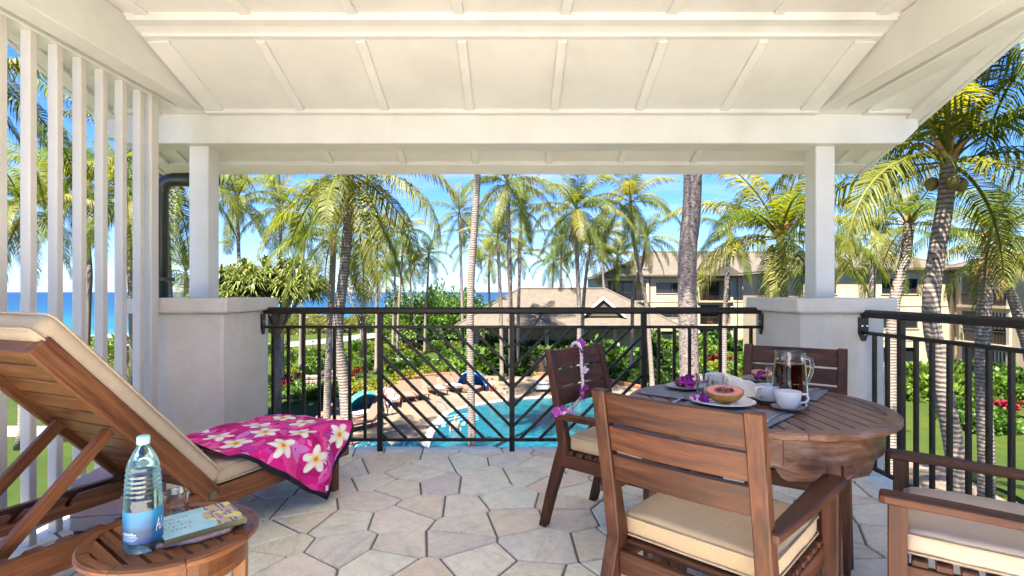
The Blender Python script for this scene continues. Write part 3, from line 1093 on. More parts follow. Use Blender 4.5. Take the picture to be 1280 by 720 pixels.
col[bd < .026] = s2l((22, 18, 30))
ZT = RZ1 + .085 + .014
def drape(u, v_):
    s_, q_ = u * LS, v_ * LT
    p = K0 + E1 * s_ + E2 * q_
    x, y = float(p[0]), float(p[1])
    z = ZT
    on = 1.0
    w1 = mnoise.noise(Vector((x * 5.0 + y * 3.2, y * 2.2 - x, 1.7)))
    w2 = mnoise.noise(Vector((x * 11 + 4, y * 13, 8.1)))
    z += .022 * abs(w1) + .008 * w2 + .004
    # soft edge over the near side
    a = max(0.0, .012 - y) if y < .012 else 0.0
    b = max(0.0, x - .915)
    c = max(0.0, y - .60)
    if a > 0:
        r_ = min(a, .035)
        y = .012 - .030 * math.sin(min(1, a / .05) * PI / 2) - .05 * a * (1 + 1.2 * w1)
        z -= (a - .018 * math.sin(min(1, a / .05) * PI / 2)) * .97
        y -= .018 * math.sin(x * 30 + s_ * 6) * min(1, a / .15)
    if b > 0:
        x = .915 + .03 * math.sin(min(1, b / .05) * PI / 2) + .06 * b + .02 * math.sin(y * 26) * min(1, b / .1)
        z -= b * (.95 if a <= 0 else .35)
    if c > 0:
        y = .60 + .02 * math.sin(min(1, c / .05) * PI / 2) + .02 * c
        z -= c * .95
    if x < .12:
        z += (.12 - x) * .35; x = .12 - (.12 - x) * .45
    return (x, y, max(z, .02))
me = grid_mesh('beach_towel', nu, nv, drape, col)
LM = Matrix.Translation((LH.x, LH.y, 0)) @ Matrix.Rotation(math.atan2(LU.y, LU.x), 4, 'Z')
TOWM = m_print('towel_print', .92, .3)
tw = add('beach_towel', me, TOWM, None, LM)
sol = tw.modifiers.new('thickness', 'SOLIDIFY'); sol.thickness = .004; sol.offset = 1
tag(tw, 'pink towel printed with white plumeria flowers draped over the sun lounger', 'towel')
kc = drape(.045, .055)
tg_ = MB(); tg_.cbox(.003, .018, .030, .001); 
ct = tg_.build('care_tag', m_plain('tag_white', (.75, .75, .75), .8), tw, Matrix.Translation((kc[0], kc[1] - .006, kc[2])) @ Matrix.Rotation(R(80), 4, 'Z'))

# ---- glass and china materials
def m_glass(name, c, ior=1.45, rough=0.0):
    t = NT(name)
    t.color(c).rough(rough).set(**{'Transmission_Weight': 1.0, 'IOR': ior})
    return t.m
CLEAR = m_glass('clear_glass', (.95, .975, .98), 1.46)
t = NT('aqua_plastic')                   # thin walled bottle: you look straight through the tinted skin
t.color((.30, .66, .69)).rough(.08).set(**{'Specular_IOR_Level': .6})
trb = t.n.new('ShaderNodeBsdfTransparent'); trb.inputs[0].default_value = (.72, .95, .96, 1)
tlb = t.n.new('ShaderNodeBsdfTranslucent'); tlb.inputs[0].default_value = (.45, .86, .88, 1)
gls = t.n.new('ShaderNodeBsdfGlossy'); gls.inputs['Roughness'].default_value = .07
lw = t.n.new('ShaderNodeLayerWeight'); lw.inputs[0].default_value = .5
mx0 = t.n.new('ShaderNodeMixShader'); mx0.inputs[0].default_value = .10
t.link(trb.outputs[0], mx0.inputs[1]); t.link(tlb.outputs[0], mx0.inputs[2])
mx1 = t.n.new('ShaderNodeMixShader'); t.link(t.ramp(lw.outputs['Facing'], [(0.35, (0.0,)), (1.0, (.55,))]), mx1.inputs[0])
t.link(mx0.outputs[0], mx1.inputs[1]); t.link(t.b.outputs[0], mx1.inputs[2])
mx = t.n.new('ShaderNodeMixShader'); t.link(t.math('MULTIPLY', lw.outputs['Fresnel'], .85), mx.inputs[0])
t.link(mx1.outputs[0], mx.inputs[1]); t.link(gls.outputs[0], mx.inputs[2]); t.link(mx.outputs[0], t.out.inputs['Surface'])
AQUA = t.m
TEA = m_glass('iced_tea', (.30, .045, .018), 1.10, .05)
CHINA = m_plain('white_china', (.72, .70, .67), .18)
GREYC = m_plain('grey_china', (.30, .29, .28), .3)
t = NT('placemat'); 
wv = t.n.new('ShaderNodeTexChecker'); wv.inputs['Scale'].default_value = 260; t.link(t.coord('Object'), wv.inputs['Vector'])
t.color(t.mix(.5, t.ramp(t.noise(t.coord('Object'), 40, 3), [(0.3, (.13, .135, .16)), (.7, (.20, .205, .235))]), t.mix(wv.outputs['Fac'], (.7, .7, .7), (1, 1, 1)), 'MULTIPLY')).rough(.55).bump(wv.outputs['Fac'], .25, .001)
MATM = t.m
CHROME = m_plain('cutlery_steel', (.72, .72, .74), .18, 1.0)

# ---- bottle, tumbler, book and knitted cloth on the side table
bp = Vector((-1.018, 1.480, SZ + .0005))
bt_ = thing('water_bottle', 'tall clear aqua water bottle with a blue label on the side table', 'bottle', bp, R(35))
prof = [(.0, .006), (.030, .003), (.041, .0), (.0455, .008), (.0465, .03), (.0465, .135), (.0455, .14)]
z = .145
while z < .215:
    prof += [(.0462 - (z - .145) * .06, z), (.0428 - (z - .145) * .06, z + .005)]; z += .0125
prof += [(.0405, .222), (.036, .240), (.029, .256), (.021, .270), (.0150, .280), (.0135, .284), (.0135, .2865)]
MB().lathe(prof, 32).build('bottle_body', AQUA, bt_, smooth=True, angle=.9)
capm = MB()
V, F = [], []
for (r_, z_) in ((.0, .309), (.0135, .309), (.0155, .306), (.0155, .287)):
    for k in range(32):
        a = 2 * PI * k / 32; q = r_ * (1 + (.03 if k % 2 and r_ > .014 else 0)); V.append((q * math.cos(a), q * math.sin(a), z_))
for i in range(3):
    for k in range(32): F.append((i * 32 + k, (i + 1) * 32 + k, (i + 1) * 32 + (k + 1) % 32, i * 32 + (k + 1) % 32))
capm.put(V, F).build('cap', m_plain('aqua_cap', (.30, .66, .68), .35), bt_)
nu2, nv2 = 150, 70
uu, vv = np.meshgrid(np.linspace(0, 1, nu2), np.linspace(0, 1, nv2))
lc = np.zeros((nv2, nu2, 3))
w_ = np.array([[mnoise.noise(Vector((u * 5, v_ * 2.4, 9))) for u in np.linspace(0, 1, nu2)] for v_ in np.linspace(0, 1, nv2)])
f = np.clip(vv + w_ * .35, 0, 1)[..., None]
lc = s2l((10, 66, 128)) * (1 - f) + s2l((40, 132, 176)) * f
dk = np.clip(1 - np.abs(vv - .35 - .1 * w_) * 5, 0, 1)[..., None]
lc = lc * (1 - dk * .7) + s2l((20, 50, 70)) * dk * .7
lc[(uu < .06)] = s2l((214, 222, 60)); lc[(uu < .03)] = s2l((30, 70, 170))
X_, Y_ = uu * 2.0, vv
for a, b in (((1.34, .30), (1.44, .66)), ((1.44, .66), (1.47, .30)), ((1.36, .43), (1.49, .46)), ((1.52, .30), (1.60, .70)), ((1.54, .32), (1.59, .36)), ((1.63, .34), (1.68, .44)), ((1.68, .44), (1.71, .33)), ((1.63, .34), (1.70, .31))):
    lc[segd(X_, Y_, a, b) < .011] = s2l((225, 240, 248))
rq = random.Random(2)
for row in range(6):                      # lines of unreadable small print
    x = .28
    while x < .78 - (.1 if row in (0, 5) else 0):
        wd = rq.uniform(.03, .09)
        lc[(np.abs(Y_ - (.34 - row * .045)) < .010) & (X_ > x) & (X_ < x + wd)] = s2l((190, 215, 235)); x += wd + .02
def lab(u, v_):
    a = R(-190 + 205 * u)
    return (.0469 * math.cos(a), .0469 * math.sin(a), .028 + .086 * v_)
add('bottle_label', grid_mesh('bottle_label', nu2, nv2, lab, lc), m_print('label_print', .35, 0, .9), bt_)

def tumbler(p, label, r0=.030, r1=.036, h=.09, group=None):
    prof = [(0, 0), (r0, 0), (r1, h), (r1 - .0036, h), (r0 - .0040, .014), (0, .014)]
    o = MB().lathe(prof, 20).build('glass_tumbler', CLEAR, None, Matrix.Translation(p), smooth=True, angle=.5)
    return tag(o, label, 'glass', group)
tumbler(tp(220, 648, SZ), 'clear patterned tumbler standing behind the book on the side table', .031, .037, .085)
# knitted cloth
t = NT('pink_knit')
vz = t.voro(t.coord('Object', (1, 1, 1)), 190)
t.color(t.ramp(vz, [(0.0, (.52, .36, .32)), (.6, (.34, .22, .20))])).rough(.95).bump(vz, .6, .004)
kp = [(-.125, -.055), (-.07, -.105), (.03, -.10), (.105, -.06), (.125, .02), (.11, .085), (.03, .115), (-.05, .10), (-.11, .05)]
kb = MB().prism(kp, 0, .012, 'z').build('knitted_cloth', t.m, None, Matrix.Translation((-.945, 1.588, SZ + .0005)) @ Matrix.Rotation(R(20), 4, 'Z'), bevel=.004)
tag(kb, 'dusty pink knitted cloth lying under the book on the side table', 'cloth')
bk_ = thing('book', 'paperback book with a pale blue cover lying on the pink cloth', 'book', (-.935, 1.600, SZ + .0125), R(45))
MB().box(-.101, .103, -.083, .085, .0016, .0135).build('page_block', m_plain('book_pages', (.60, .56, .48), .9), bk_)
cov = MB(); cov.box(-.106, .106, -.088, .088, 0, .0016); cov.box(-.106, .106, -.0895, -.0865, 0, .0155); cov.build('cover', m_plain('book_spine', (.11, .10, .035), .4), bk_)
nu3, nv3 = 110, 90
uu, vv = np.meshgrid(np.linspace(0, 1, nu3), np.linspace(0, 1, nv3))
pw = np.array([[mnoise.noise(Vector((u * 6, v_ * 5, 2))) for u in np.linspace(0, 1, nu3)] for v_ in np.linspace(0, 1, nv3)])
bcx = s2l((168, 214, 218)) + (pw[..., None] * .10)
art = uu > (.60 + .05 * np.sin(vv * 9))
pal = [(232, 214, 96), (146, 120, 150), (92, 78, 104), (214, 196, 208), (60, 70, 60), (200, 170, 110)]
idx = np.clip(((pw * 1.6 + .5 + .25 * np.sin(uu * 40 + pw * 9)) * 6), 0, 5).astype(int)
artc = s2l(np.array(pal)[idx]); bcx[art] = artc[art]
rq = random.Random(8)
for row, (y, xa, xb) in enumerate(((.78, .10, .40), (.62, .12, .30), (.46, .08, .42), (.30, .14, .34))):
    x = xa
    while x < xb:                       # illegible title strokes
        k = rq.choice((1, 2, 3))
        bcx[segd(uu * 1.2, vv, (x * 1.2, y - .035), (x * 1.2, y + .035)) < .007] = s2l((110, 120, 130))
        if k > 1: bcx[segd(uu * 1.2, vv, (x * 1.2, y + (.035 if k == 2 else 0)), (x * 1.2 + .035, y + (.035 if k == 2 else 0))) < .007] = s2l((110, 120, 130))
        x += .05
add('cover_print', grid_mesh('cover_print', nu3, nv3, lambda u, v_: (-.106 + .212 * u, -.0895 + .1775 * v_, 0.0160 + .0008 * math.sin(u * 3)), np.clip(bcx, 0, 1), False), m_print('book_print', .35), bk_)

# ---- breakfast
def mat_(c, ang, label):
    m_ = MB().cbox(.40, .30, .006, .002, (0, 0, .0032))
    return tag(m_.build('placemat', MATM, None, Matrix.Translation((c[0], c[1], TZ)) @ Matrix.Rotation(ang, 4, 'Z')), label, 'placemat', 'grey placemats on the dining table')
mat_((.815, 2.055), R(135), 'grey woven placemat under the papaya half and the two white cups')
mat_((1.235, 2.525), R(141), 'grey woven placemat beside the pitcher before the chair at the pier')
mat_((.815, 2.515), R(48), 'grey woven placemat under the croissant plate')
MT = TZ + .0065
def plate(p, r, label, z=MT, mat=None):
    prof = [(0, .0), (r * .55, .0), (r * .62, .004), (r * .97, .015), (r, .017), (r * .985, .0185), (r * .60, .0075), (0, .006)]
    return tag(MB().lathe(prof, 36).build('plate', mat or CHINA, None, Matrix.Translation((p[0], p[1], z)), smooth=True, angle=.7), label, 'plate')
def cup(p, label, rz, s=1.0, z=MT, saucer=True, handle=True, mat=None):
    o = thing('cup', label, 'cup', (p[0], p[1], z), rz)
    zz = 0
    if saucer:
        MB().lathe([(0, 0), (.036, 0), (.058, .010), (.060, .013), (.057, .014), (.034, .006), (0, .005)], 28).build('saucer', GREYC, o, smooth=True, angle=.7); zz = .006
    prof = [(0, 0), (.028, 0), (.031, .003), (.043, .024), (.0475, .048), (.048, .066), (.0452, .066), (.044, .048), (.040, .026), (.028, .008), (0, .007)]
    b = MB().lathe([(r_ * s, h * s + zz) for r_, h in prof], 28).build('cup_body', mat or CHINA, o, smooth=True, angle=.8)
    if handle:
        MB().tube([(.045 * s, 0, .054 * s + zz), (.066 * s, 0, .056 * s + zz), (.074 * s, 0, .040 * s + zz), (.064 * s, 0, .024 * s + zz), (.042 * s, 0, .022 * s + zz)], .0048 * s, 8).build('handle', mat or CHINA, b, smooth=True)
    return o
# orchid blossom
def orchid_mesh():
    V, F = [], []
    for q in range(5):
        a = q * 2 * PI / 5
        l, w = (.034, .013) if q % 2 == 0 else (.032, .009)
        d_ = Vector((math.cos(a), math.sin(a), .35)); s_ = Vector((-math.sin(a), math.cos(a), 0))
        b = len(V)
        V += [Vector((0, 0, 0)), d_ * l * .45 + s_ * w, d_ * l * .8 + s_ * w * .8 + Vector((0, 0, -.003)), d_ * l + Vector((0, 0, -.008)), d_ * l * .8 - s_ * w * .8 + Vector((0, 0, -.003)), d_ * l * .45 - s_ * w]
        F.append(tuple(b + i for i in range(6)))
    m_ = MB().put(V, F)
    m_.tube([(0, 0, 0), (.002, 0, .010), (.010, 0, .017)], [.005, .006, .002], 6)
    me = mesh_of('orchid', m_.v, m_.f, False)
    return me
ORC = orchid_mesh()
t = NT('orchid_purple'); t.color(t.ramp(t.rand(), [(0, (.20, .008, .17)), (.5, (.34, .02, .30)), (1, (.46, .06, .42))])).rough(.6); ORC.materials.append(t.m)
ORCP = ORC.copy(); ORCP.materials.clear(); t = NT('orchid_pale'); t.color(t.ramp(t.rand(), [(0, (.62, .50, .60)), (1, (.45, .15, .42))])).rough(.6); ORCP.materials.append(t.m)
ro_ = random.Random(12)
def orchids(c, n, label, spread=.03, sc=1.0):
    o = thing('orchid_garnish', label, 'flower', c, 0)
    for i in range(n):
        add('blossom', ORC, None, o, Matrix.Translation((ro_.gauss(0, spread), ro_.gauss(0, spread * .6), .006 + .008 * i)) @ Matrix.Rotation(ro_.uniform(0, 6), 4, 'Z') @ Matrix.Rotation(R(ro_.uniform(20, 75)), 4, 'X') @ Matrix.Scale(sc, 4))
def papaya(c, rz, label, s=1.0, tilt=13):
    o = thing('papaya_half', label, 'fruit', c, rz)
    o.rotation_euler = (R(tilt), 0, rz)
    skin = m_paint('papaya_skin', (.46, .24, .022), .35, .4, 22)
    n = 28
    prof = []
    for i in range(9):
        a = R(-90 + 90 * i / 8)
        prof.append((max(.0, math.cos(a)) * .062, math.sin(a) * .050 + .050))
    MB().lathe([(r_ * s, z_ * s) for r_, z_ in prof[1:]], n, sx=1.22).build('skin', skin if 'papaya_skin.001' not in bpy.data.materials else bpy.data.materials['papaya_skin'], o, smooth=True)
    fl = [(.0615, .0502), (.050, .0515), (.030, .0500), (.022, .042), (.010, .036), (0, .035)]
    MB().lathe([(r_ * s, z_ * s) for r_, z_ in fl], n, sx=1.22).build('flesh', m_plain('papaya_flesh', (.72, .26, .19), .35), o, smooth=True)
    sd_ = MB()
    for i in range(26):
        a, r_ = ro_.uniform(0, 6.28), .024 * math.sqrt(ro_.random())
        sd_.lathe([(0, -.004), (.004, 0), (0, .004)], 6, c=(r_ * math.cos(a) * 1.3 * s, r_ * math.sin(a) * s, (.0475 + .008 * ro_.random()) * s))
    so = sd_.build('seeds', m_plain('papaya_seeds', (.018, .016, .014), .3), o); structure(so, 'stuff')
    return o
p1 = tp(903, 507)
plate(p1, .128, 'round white plate holding the large papaya half')
papaya((p1.x + .012, p1.y + .01, MT + .008), R(-25), 'papaya half full of dark seeds on the white plate behind the front chair')
orchids((p1.x - .075, p1.y - .005, MT + .012), 3, 'purple orchid blossoms lying beside the large papaya half', .018, .8)
c1, c2 = tp(961, 504), tp(985, 514)
cup(c1, 'white cup with a teaspoon in it beside the pitcher', R(200), .98, MT if False else TZ + .007)
cup(c2, 'white cup on a grey saucer at the corner of the placemat', R(-12), 1.0, TZ + .007)
p3 = tp(922, 496)
plate(p3, .098, 'small white plate under the folded napkin', TZ + .001)
# folded napkin standing like a fan
nap = MB()
V = [(-.075, -.03, 0), (.06, -.045, 0), (.085, .03, 0), (-.06, .05, 0), (-.035, .0, .062), (.045, -.012, .060), (.03, .022, .052), (.078, -.035, .035), (-.055, .045, .085), (.005, .04, .066)]
F = [(0, 1, 5, 4), (1, 7, 5), (1, 2, 7), (7, 2, 6, 5), (0, 4, 3), (4, 8, 3), (4, 9, 8), (4, 5, 6, 9), (2, 3, 9, 6), (3, 8, 9)]
nap.put(V, F)
no = nap.build('folded_napkin', m_fabric('white_linen', (.74, .70, .64), .05, streak=False), None, Matrix.Translation((p3.x + .005, p3.y, TZ + .009)) @ Matrix.Rotation(R(-5), 4, 'Z') @ Matrix.Scale(1.12, 4), bevel=.004)
tag(no, 'white linen napkin folded into a peaked shape on the breakfast table', 'napkin')
cup(tp(897, 487), 'plain white sugar bowl behind the tumblers', 0, 1.12, TZ + .001, saucer=False, handle=False)
tumbler(tp(879, 500) + Vector((0, 0, .007)), 'clear water tumbler beside the croissant plate', .028, .034, .102)
tumbler(tp(897, 497) + Vector((0, 0, .002)), 'clear water tumbler between the sugar bowl and the papaya half', .029, .036, .092)
p5 = tp(857, 488)
plate(p5, .092, 'grey rimmed plate with the croissant', MT, GREYC)
cr = MB()
pts, rad = [], []
for i in range(13):
    a = R(-100 + 200 * i / 12)
    pts.append((.040 * math.sin(a), .018 * math.cos(a), .020)); rad.append(.006 + .018 * math.sin(PI * i / 12) * (1.12 if i % 2 else .92))
cr.tube(pts, rad, 10)
tag(cr.build('croissant', m_paint('baked_crust', (.36, .14, .035), .3, .5, 30), None, Matrix.Translation((p5.x + .005, p5.y + .02, MT + .008)), smooth=True), 'golden brown croissant on the grey rimmed plate', 'pastry')
orchids((p5.x, p5.y - .045, MT + .014), 5, 'bunch of purple orchids in front of the croissant', .024, .95)
p6 = tp(951, 478)
plate(p6, .098, 'dark rimmed plate with a papaya slice behind the pitcher', MT, GREYC)
papaya((p6.x + .01, p6.y + .02, MT + .008), R(10), 'smaller papaya half on the far plate behind the pitcher', .72)
orchids((p6.x - .02, p6.y - .035, MT + .014), 3, 'purple orchids before the smaller papaya half', .018, .95)
tumbler(tp(966, 484) + Vector((0, 0, .007)), 'clear tumbler half hidden by the pitcher', .027, .032, .092)
# pitcher of iced tea
pp = tp(987, 505)
pt = thing('pitcher', 'square glass pitcher of iced tea with a curled handle', 'pitcher', (pp.x, pp.y, TZ + .001), R(8))
def sq(r, z, n=24, e=.42):
    out = []
    for k in range(n):
        a = 2 * PI * k / n
        ca, sa = math.cos(a), math.sin(a)
        out.append((math.copysign(abs(ca) ** e, ca) * r, math.copysign(abs(sa) ** e, sa) * r, z))
    return out
def loft(rings, closed_top=True):
    V, F = [], []
    n = len(rings[0])
    for r_ in rings: V += r_
    for i in range(len(rings) - 1):
        for k in range(n): F.append((i * n + k, i * n + (k + 1) % n, (i + 1) * n + (k + 1) % n, (i + 1) * n + k))
    F.append(tuple(range(n))[::-1]); F.append(tuple((len(rings) - 1) * n + k for k in range(n)))
    return MB().put(V, F)
def lip(ring, amt):
    return [(x, y, z + amt * math.sin(k * 2 * PI / 24 * 3 + .6) * .5 + (amt if k in (11, 12, 13) else 0)) for k, (x, y, z) in enumerate(ring)]
loft([sq(.057, 0), sq(.060, .01), sq(.053, .12), sq(.047, .20), lip(sq(.049, .218), .006), lip(sq(.046, .217), .006), sq(.0445, .20), sq(.050, .12), sq(.0565, .016)]).build('glass_body', CLEAR, pt, smooth=True, angle=.7)
loft([sq(.0558, .0165), sq(.0552, .03), sq(.0494, .12), sq(.0462, .168)]).build('iced_tea', TEA, pt, smooth=True, angle=.7)
hd = MB().tube([(.044, 0, .185), (.060, 0, .196), (.078, 0, .188), (.083, 0, .165), (.078, 0, .13), (.068, 0, .105), (.056, 0, .092)], [.008, .008, .0085, .008, .0075, .007, .006], 10)
hd.build('handle', m_glass('handle_glass', (.95, .97, .97), 1.3), pt, Matrix.Rotation(R(-40), 4, 'Z'), smooth=True)
# cutlery
def spoon(p0, p1, label, z):
    o = MB()
    p0, p1 = Vector(p0), Vector(p1)
    d_ = (p1 - p0); L = d_.length; d_.normalize()
    M = Matrix.Translation((p0.x, p0.y, z)) @ Matrix.Rotation(math.atan2(d_.y, d_.x), 4, 'Z')
    V, F = [], []
    st_ = [(0, .0035), (.02, .0040), (.06, .0028), (L - .055, .0025), (L - .040, .009), (L - .022, .014), (L - .008, .011), (L, .002)]
    for (x, w) in st_:
        dip = -.0035 * max(0, min(1, (x - (L - .05)) / .02)) * max(0, min(1, (L + .004 - x) / .015))
        zz = .0035 + .004 * math.sin(PI * min(1, max(0, x / (L - .05)))) if x < L - .05 else .0045
        V += [(x, -w, zz + .0012), (x, 0, zz + dip + .0008), (x, w, zz + .0012), (x, 0, zz + dip - .0010)]
    for i in range(len(st_) - 1):
        for k in range(4): F.append((i * 4 + k, i * 4 + (k + 1) % 4, (i + 1) * 4 + (k + 1) % 4, (i + 1) * 4 + k))
    F += [(3, 2, 1, 0), tuple((len(st_) - 1) * 4 + k for k in range(4))]
    o.put(V, F)
    return tag(o.build('spoon', CHROME, None, M, smooth=True), label, 'spoon')
a_, b_ = tp(958, 531), tp(977, 519)
spoon(a_, b_ + (b_ - a_) * .15, 'steel spoon lying on the placemat before the white cups', MT)
a_, b_ = tp(1008, 497), tp(1022, 488)
spoon(a_, b_, 'steel spoon lying on the placemat beside the pitcher', MT)
ts = MB().tube([(0, 0, 0), (.055, -.01, .062), (.075, -.014, .078)], [.003, .002, .003], 6)
tag(ts.build('teaspoon', CHROME, None, Matrix.Translation((c1.x - .005, c1.y, MT + .022)), smooth=True), 'teaspoon standing in the white cup', 'spoon')
fk = MB()
fk.cbox(.12, .006, .002, .0005, (0, 0, .004)); fk.cbox(.022, .022, .002, .0005, (.070, 0, .004))
for k in range(4): fk.cbox(.042, .0030, .002, .0004, (.101, -.0095 + .00633 * k, .005))
fp = tp(858, 502)
tag(fk.build('fork', CHROME, None, Matrix.Translation((fp.x - .05, fp.y - .03, MT)) @ Matrix.Rotation(R(55), 4, 'Z')), 'steel fork lying beside the papaya plate', 'fork')

# ---- flower garland over the second chair
c_ = CH[1]
cm = Matrix.Translation(c_.location) @ Matrix.Rotation(c_.rotation_euler[2], 4, 'Z')
lp = [Vector(p) for p in ((-.035, -.160, .74), (-.03, -.163, .84), (-.025, -.150, .915), (-.022, -.110, .925), (-.018, -.088, .88), (-.01, -.080, .80), (.0, -.066, .72), (.03, -.050, .655), (.085, -.035, .635), (.15, -.022, .620), (.21, -.008, .612), (.262, .0, .606), (.266, -.04, .610))]
lp = catmull(lp, 7)
le = thing('flower_lei', 'garland of purple orchids and white blossoms hanging over the chair back', 'garland', c_.location, c_.rotation_euler[2])
lei = MB(); n = len(lp)
lei.tube(lp, [.0065 + .0045 * (i % 2) for i in range(n)], 7)
lei.build('white_blossoms', m_fabric('lei_white', (.74, .66, .70), .1, streak=False), le, smooth=True)
for i in range(10, n, 9):
    for q in range(1 if i < n - 8 else 3):
        add('blossom', ORC if (i // 4 + q) % 3 else ORCP, None, le, Matrix.Translation(lp[min(i, n - 1)] + Vector((ro_.gauss(0, .012), .010, ro_.gauss(0, .008)))) @ Matrix.Rotation(ro_.uniform(0, 6), 4, 'Z') @ Matrix.Rotation(R(ro_.uniform(30, 110)), 4, 'X') @ Matrix.Scale(ro_.uniform(.75, 1.05), 4))
# ------------------------------------------------------------------ the garden, pool and sea
GZ = -5.8
GH = EYE - GZ
def wp(x, y, d):                       # photo point at depth d, in metres
    return Vector(((x - 640) / 670 * d, d, EYE - (y - 365) / 670 * d))
def gp(x, y, z=GZ):                    # photo point on the ground
    d = (EYE - z) * 670 / (y - 365)
    return Vector(((x - 640) / 670 * d, d, z))
def flat(name, pts, z, mat):
    me = mesh_of(name, [(p[0], p[1], z) for p in pts], [tuple(range(len(pts)))])
    bm = bmesh.new(); bm.from_mesh(me)
    bmesh.ops.triangulate(bm, faces=bm.faces[:])
    bmesh.ops.recalc_face_normals(bm, faces=bm.faces)
    for f in bm.faces:
        if f.normal.z < 0:
            f.normal_flip()
    bm.to_mesh(me); bm.free()
    return structure(add(name, me, mat))
def smooth_pts(pts, n=6, closed=True):
    out = []
    P = [Vector((p[0], p[1], 0)) for p in pts]
    N = len(P)
    for i in range(N if closed else N - 1):
        p0, p1, p2, p3 = P[(i - 1) % N] if closed or i else P[i], P[i], P[(i + 1) % N], P[(i + 2) % N] if closed or i + 2 < N else P[(i + 1) % N]
        for k in range(n):
            u = k / n
            q = 0.5 * ((2 * p1) + (p2 - p0) * u + (2 * p0 - 5 * p1 + 4 * p2 - p3) * u * u + (3 * p1 - p0 - 3 * p2 + p3) * u ** 3)
            out.append((q.x, q.y))
    if not closed:
        out.append((P[-1].x, P[-1].y))
    return out

t = NT('lawn')
v = t.world()
n1, n2, n3 = t.noise(v, .10, 5), t.noise(v, 1.6, 5, 0.65), t.noise(v, 24, 4, .7)
c = t.ramp(n1, [(0.32, (0.0211, 0.0322, 0.0053)), (0.55, (0.0332, 0.0438, 0.0063)), (0.75, (0.0495, 0.0501, 0.0105))])
c = t.mix(0.55, c, t.ramp(n2, [(0.3, (0.55, 0.62, 0.5)), (0.65, (1.1, 1.08, 1.0))]), 'MULTIPLY')
c = t.mix(0.6, c, t.ramp(n3, [(0.3, (0.5, 0.55, 0.5)), (0.7, (1.2, 1.15, 1.0))]), 'MULTIPLY')
t.color(t.mix(1.0, c, (.92, 1.06, .6), 'MULTIPLY')).rough(0.9).bump(n3, 0.6, 0.05).set(**{'Specular_IOR_Level': .15})
LAWN = t.m
t = NT('sand')
v = t.world()
t.color(t.ramp(t.noise(v, .5, 6), [(0.3, (0.1575, 0.1260, 0.0863)), (0.7, (0.2100, 0.1755, 0.1283))])).rough(0.95)
SAND = t.m
t = NT('sea_water')
v = t.world()
sp = t.n.new('ShaderNodeSeparateXYZ'); t.link(v, sp.inputs[0])
yy = t.math('ADD', sp.outputs['Y'], t.math('MULTIPLY', sp.outputs['X'], -0.62))
nn = t.noise(t.world((.012, .03, 1)), 1.0, 6, .6)
dd = t.math('ADD', yy, t.math('MULTIPLY', t.math('SUBTRACT', nn, .5), 260))
dd = t.math('DIVIDE', dd, 1600)
c = t.ramp(dd, [(0.06, (0.0396, 0.1188, 0.1080)), (0.10, (0.0130, 0.0756, 0.0900)), (0.16, (0.0043, 0.0432, 0.0720)), (0.30, (0.0022, 0.0259, 0.0590)), (1.0, (0.0014, 0.0158, 0.0475))])
foam = t.noise(t.world((.03, .14, 1)), 1.0, 7, .7)
c = t.mix(t.ramp(foam, [(0.66, (0,)), (0.72, (0.5,))]), c, (0.30, 0.38, 0.40))
t.color(c).rough(0.35).bump(t.noise(t.world((.25, .7, 1)), 1.0, 6, .7), .6, .5)
t.set(**{'Specular_IOR_Level': .12})
SEA = t.m
shore = [(420, 262), (150, 214), (60, 168), (0, 138), (-40, 110), (-66, 88), (-86, 66), (-128, 48), (-320, 20)]
shore_s = smooth_pts(shore, 6, False)
flat('ground', shore_s + [(-320, -120), (420, -120)], GZ, LAWN)
V, F = [], []
for i, p in enumerate(shore_s):
    q = shore_s[min(i + 1, len(shore_s) - 1)] if i == 0 else shore_s[i]
    a, b = Vector(shore_s[max(i - 1, 0)]), Vector(shore_s[min(i + 1, len(shore_s) - 1)])
    nrm = (b - a).normalized(); nrm = Vector((nrm.y, -nrm.x))
    if nrm.y < 0: nrm = -nrm
    P = Vector(p)
    V += [(*(P - nrm * 7), GZ + .02), (*(P + nrm * 1), GZ + .03), (*(P + nrm * 9), GZ - 1.2)]
for i in range(len(shore_s) - 1):
    for k in range(2):
        F.append((3 * i + k, 3 * i + k + 1, 3 * i + k + 4, 3 * i + k + 3))
structure(add('beach', mesh_of('beach', V, F, True), SAND))
structure(add('sea', mesh_of('sea', [(-26000, -200, GZ - .8), (26000, -200, GZ - .8), (26000, 30000, GZ - .8), (-26000, 30000, GZ - .8)], [(0, 1, 2, 3)]), SEA))

# paths
t = NT('pale_path')
t.color(t.ramp(t.noise(t.world(), 1.2, 6), [(0.3, (0.1299, 0.1126, 0.0890)), (0.7, (0.1728, 0.1536, 0.1248))])).rough(0.9)
PATHM = t.m
pa = [gp(x, y) for x, y in ((250, 432), (344, 429), (400, 424), (450, 418), (520, 412), (600, 409))]
pb = [gp(x, y) for x, y in ((600, 414), (520, 417.5), (455, 424), (400, 430), (344, 435.5), (250, 441))]
flat('path', [(p.x, p.y) for p in pa + pb], GZ + .012, PATHM)
pc = [(gp(x, y).x, gp(x, y).y) for x, y in ((430, 450), (500, 448), (560, 449.5), (640, 451), (720, 452), (720, 454.5), (640, 454), (560, 452.5), (500, 451), (430, 454))]
flat('path', pc, GZ + .012, PATHM)
t = NT('patio_stone')
v = t.world()
vd = t.voro(v, 1.7, 'DISTANCE_TO_EDGE')
vc = t.voro(v, 1.7, 'F1', 'Color')
bw = t.n.new('ShaderNodeRGBToBW'); t.link(vc, bw.inputs[0])
c = t.ramp(bw.outputs[0], [(0.1, (0.0762, 0.0517, 0.0283)), (0.4, (0.1142, 0.0816, 0.0473)), (0.65, (0.0968, 0.0664, 0.0419)), (0.9, (0.1333, 0.1006, 0.0626))])
